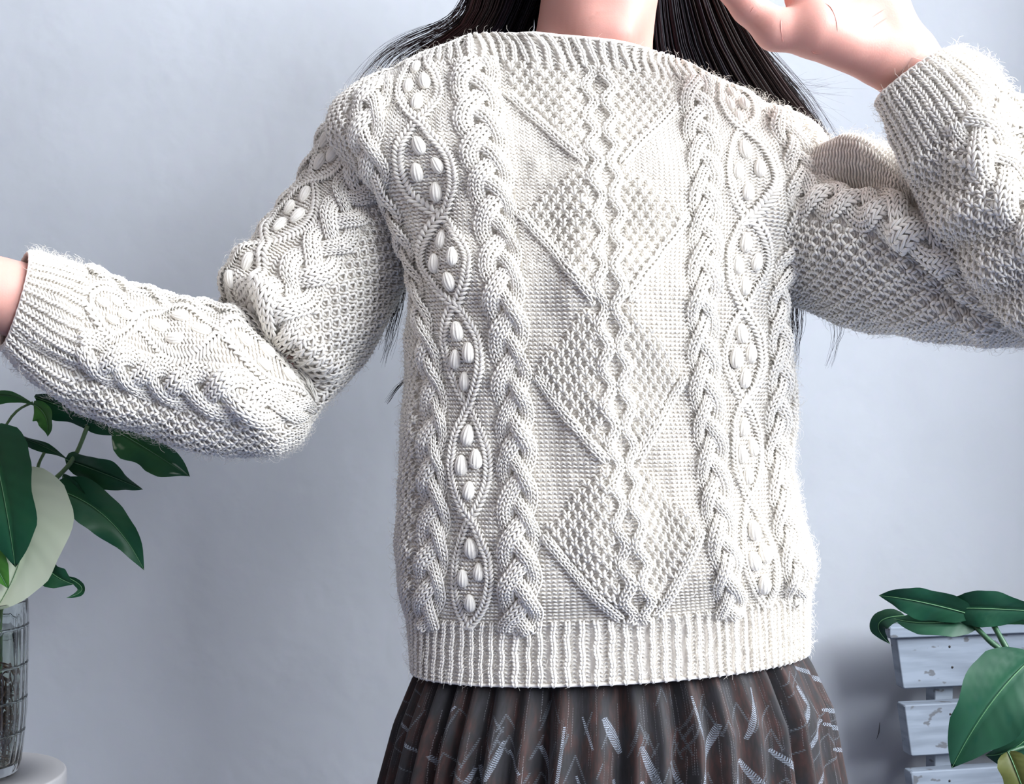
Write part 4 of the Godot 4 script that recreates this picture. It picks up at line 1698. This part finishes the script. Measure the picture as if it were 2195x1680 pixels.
	stem(pl, "stem", [at(-22, 922, -0.152), at(-50, 1040, -0.17), at(-60, 1200, -0.19), top + Vector3(-0.01, 0.0, 0), top + Vector3(-0.008, -0.06, 0)], 0.002, 0.003, M.stem)
	stem(pl, "stem", [at(96, 1198, -0.19), at(60, 1215, -0.2), top + Vector3(0.025, 0.02, 0.0), top + Vector3(0.018, -0.05, 0.0)], 0.0013, 0.002, M.stem)
	stem(pl, "stem", [at(70, 862, -0.205), at(20, 900, -0.21), at(-40, 1040, -0.215), top + Vector3(-0.005, 0.02, -0.012), top + Vector3(-0.004, -0.06, -0.01)], 0.0014, 0.0024, M.stem)
	for k in 84:                                   # tangled brown roots under water
		var a := rng.randf() * TAU
		var rr := rng.randf_range(0.012, 0.04)
		var y0 := rng.randf_range(0.08, 0.14)
		var pts := [c + Vector3(rng.randf_range(-0.01, 0.01), y0, rng.randf_range(-0.01, 0.01))]
		for i in 4:
			a += rng.randf_range(-1.3, 1.3)
			y0 = maxf(0.02, y0 - rng.randf_range(-0.004, 0.04))
			var lim := minf(rr, 0.0365)
			pts.append(c + Vector3(cos(a) * lim, y0, sin(a) * lim))
			rr = rng.randf_range(0.016, 0.038)
		stem(pl, "root", pts, rng.randf_range(0.0007, 0.002), 0.0005, M.root)


func right_plant() -> void:
	# white-washed slatted rack before the wall, turned a little, its slats shorter towards the foot
	var z := -0.385
	var o := at(1921, 1366, z)                    # front left corner under the rim
	var w := 0.4
	var pl := thing("slatted_rack", Vector3(o.x + w / 2.0, 0, z - 0.03), "worn white-painted rack of horizontal wooden slats standing close to the wall", "rack")
	var turn := Transform3D(Basis(Vector3.UP, 0.19), o)
	var y := 0.0
	var pitch := px(145, z)
	var hgt := px(112, z)
	var step := px(16.5, z)
	var k := 0
	while o.y + y - hgt > 0.02:
		var dx := step * k
		var b := Baker.new()
		b.flat_box(Vector3(dx, y - hgt, -0.02), Vector3(w - dx, y, 0.002 if k == 1 else 0.0), 0.0024)
		for i in b.v.size():                     # the ends slope inwards
			var q := b.v[i]
			q.x += step / hgt * (y - q.y) * (1.0 if q.x < w / 2.0 else -1.0)
			b.v[i] = turn * q
			b.n[i] = turn.basis * b.n[i]
		put("slat", b.mesh(), M["wood%d" % (k % 3)], pl)
		for i in 2:
			var nb := Baker.new()
			nb.lathe(PackedVector2Array([Vector2(0, -0.0003), Vector2(0.0017, -0.0002), Vector2(0.0012, 0.0006), Vector2(0, 0.0008)]), Vector3.ZERO, 10)
			var xf := turn * Transform3D(Basis(Vector3(1, 0, 0), PI / 2.0), Vector3(0.076 + 0.004 * i, y - hgt * [0.22, 0.62][i], 0.0023 if k == 1 else 0.0003))
			for n in nb.v.size():
				nb.v[n] = xf * nb.v[n]
				nb.n[n] = xf.basis * nb.n[n]
			put("nail_head", nb.mesh(), M.nailhead, pl)
		y -= pitch
		k += 1
	var rt := px(26, z)
	for q in [["batten", Vector3(0.066, -o.y, -0.045), Vector3(0.094, 0, -0.0202)], ["batten", Vector3(w - 0.13, -o.y, -0.045), Vector3(w - 0.102, 0, -0.0202)], ["rim_board", Vector3(-0.0145, 0.0002, -0.034), Vector3(w + 0.014, rt, 0.01)]]:
		var b := Baker.new()
		b.flat_box(q[1], q[2], 0.0025)
		for i in b.v.size():
			b.v[i] = turn * b.v[i]
			b.n[i] = turn.basis * b.n[i]
		put(q[0], b.mesh(), M.wood0 if q[0] == "rim_board" else M.wood2, pl)
	# the pothos in front of it, in a pot just outside the picture
	var pc := Vector3(at(2300, 0, -0.12).x, 0.0, -0.12)
	var pp := thing("potted_pothos", pc, "potted pothos with broad dark green leaves drooping in front of the slatted rack", "plant")
	var b2 := Baker.new()
	b2.lathe(PackedVector2Array([Vector2(0, 0), Vector2(0.055, 0), Vector2(0.058, 0.004), Vector2(0.072, 0.48), Vector2(0.0725, 0.49), Vector2(0.068, 0.49), Vector2(0.066, 0.46), Vector2(0, 0.46)]), pc, 56)
	put("pot_wall", b2.mesh(), M.pot, pp)
	b2 = Baker.new()
	b2.lathe(PackedVector2Array([Vector2(0.0, 0.461), Vector2(0.0655, 0.461), Vector2(0.064, 0.472), Vector2(0.03, 0.476), Vector2(0, 0.474)]), pc, 40)
	put("soil", b2.mesh(), M.soil, pp)
	var d1 := lin(26, 66, 48)
	var d2 := lin(38, 80, 58)
	var d3 := lin(22, 54, 40)
	leaf(pp, at(2086, 1318, -0.16), at(1975, 1290, -0.15), at(1884, 1276, -0.16), px(38, -0.16), px(36, -0.16), -0.35, 0.2, 0.12, d1, d2)
	leaf(pp, at(2036, 1304, -0.165), at(2120, 1304, -0.15), at(2250, 1312, -0.16), px(44, -0.16), px(44, -0.16), 0.35, 0.2, 0.1, d1, d2)
	leaf(pp, at(2110, 1312, -0.175), at(2010, 1334, -0.165), at(1915, 1326, -0.18), px(34, -0.17), px(34, -0.17), 0.4, 0.25, 0.1, d1, d2)
	leaf(pp, at(1940, 1320, -0.18), at(1884, 1336, -0.185), at(1908, 1380, -0.195), px(20, -0.18), px(20, -0.18), 0.5, 0.3, 0.0, d3, d1)
	leaf(pp, at(2080, 1335, -0.17), at(2150, 1318, -0.16), at(2230, 1345, -0.17), px(28, -0.16), px(26, -0.16), 0.6, 0.2, 0.1, d1, lin(48, 104, 52))
	leaf(pp, at(2215, 1408, -0.11), at(2122, 1510, -0.095), at(2040, 1646, -0.1), px(84, -0.1), px(76, -0.1), 0.2, 0.2, 0.07, d1, d2)
	leaf(pp, at(2260, 1500, -0.13), at(2190, 1592, -0.12), at(2112, 1618, -0.13), px(54, -0.12), px(50, -0.12), -0.4, 0.2, 0.08, d1, d2)
	leaf(pp, at(2160, 1610, -0.11), at(2185, 1670, -0.1), at(2215, 1760, -0.1), px(34, -0.1), px(36, -0.1), 0.2, 0.25, 0.08, lin(84, 88, 44), lin(66, 74, 40), 0.0, "yellowing olive leaf")
	stem(pp, "stem", [at(2088, 1340, -0.165), at(2122, 1374, -0.15), at(2172, 1418, -0.14), at(2235, 1520, -0.13), pc + Vector3(0.0, 0.53, 0), pc + Vector3(0.0, 0.462, 0)], 0.0028, 0.0044, M.dark_stem)
	stem(pp, "stem", [at(2128, 1336, -0.165), at(2150, 1376, -0.15), at(2176, 1420, -0.142), at(2240, 1522, -0.132), pc + Vector3(0.01, 0.53, 0), pc + Vector3(0.01, 0.462, 0)], 0.003, 0.0044, M.dark_stem)
	stem(pp, "stem", [at(2212, 1410, -0.112), at(2240, 1470, -0.12), pc + Vector3(0.0, 0.55, 0.012), pc + Vector3(0.0, 0.462, 0.012)], 0.0024, 0.004, M.dark_stem)
	stem(pp, "stem", [at(2258, 1502, -0.13), at(2275, 1560, -0.125), pc + Vector3(-0.008, 0.462, 0.01)], 0.0024, 0.0034, M.dark_stem)
	stem(pp, "stem", [at(2162, 1612, -0.11), at(2200, 1600, -0.115), at(2260, 1600, -0.12), pc + Vector3(-0.012, 0.462, -0.008)], 0.002, 0.003, M.dark_stem)
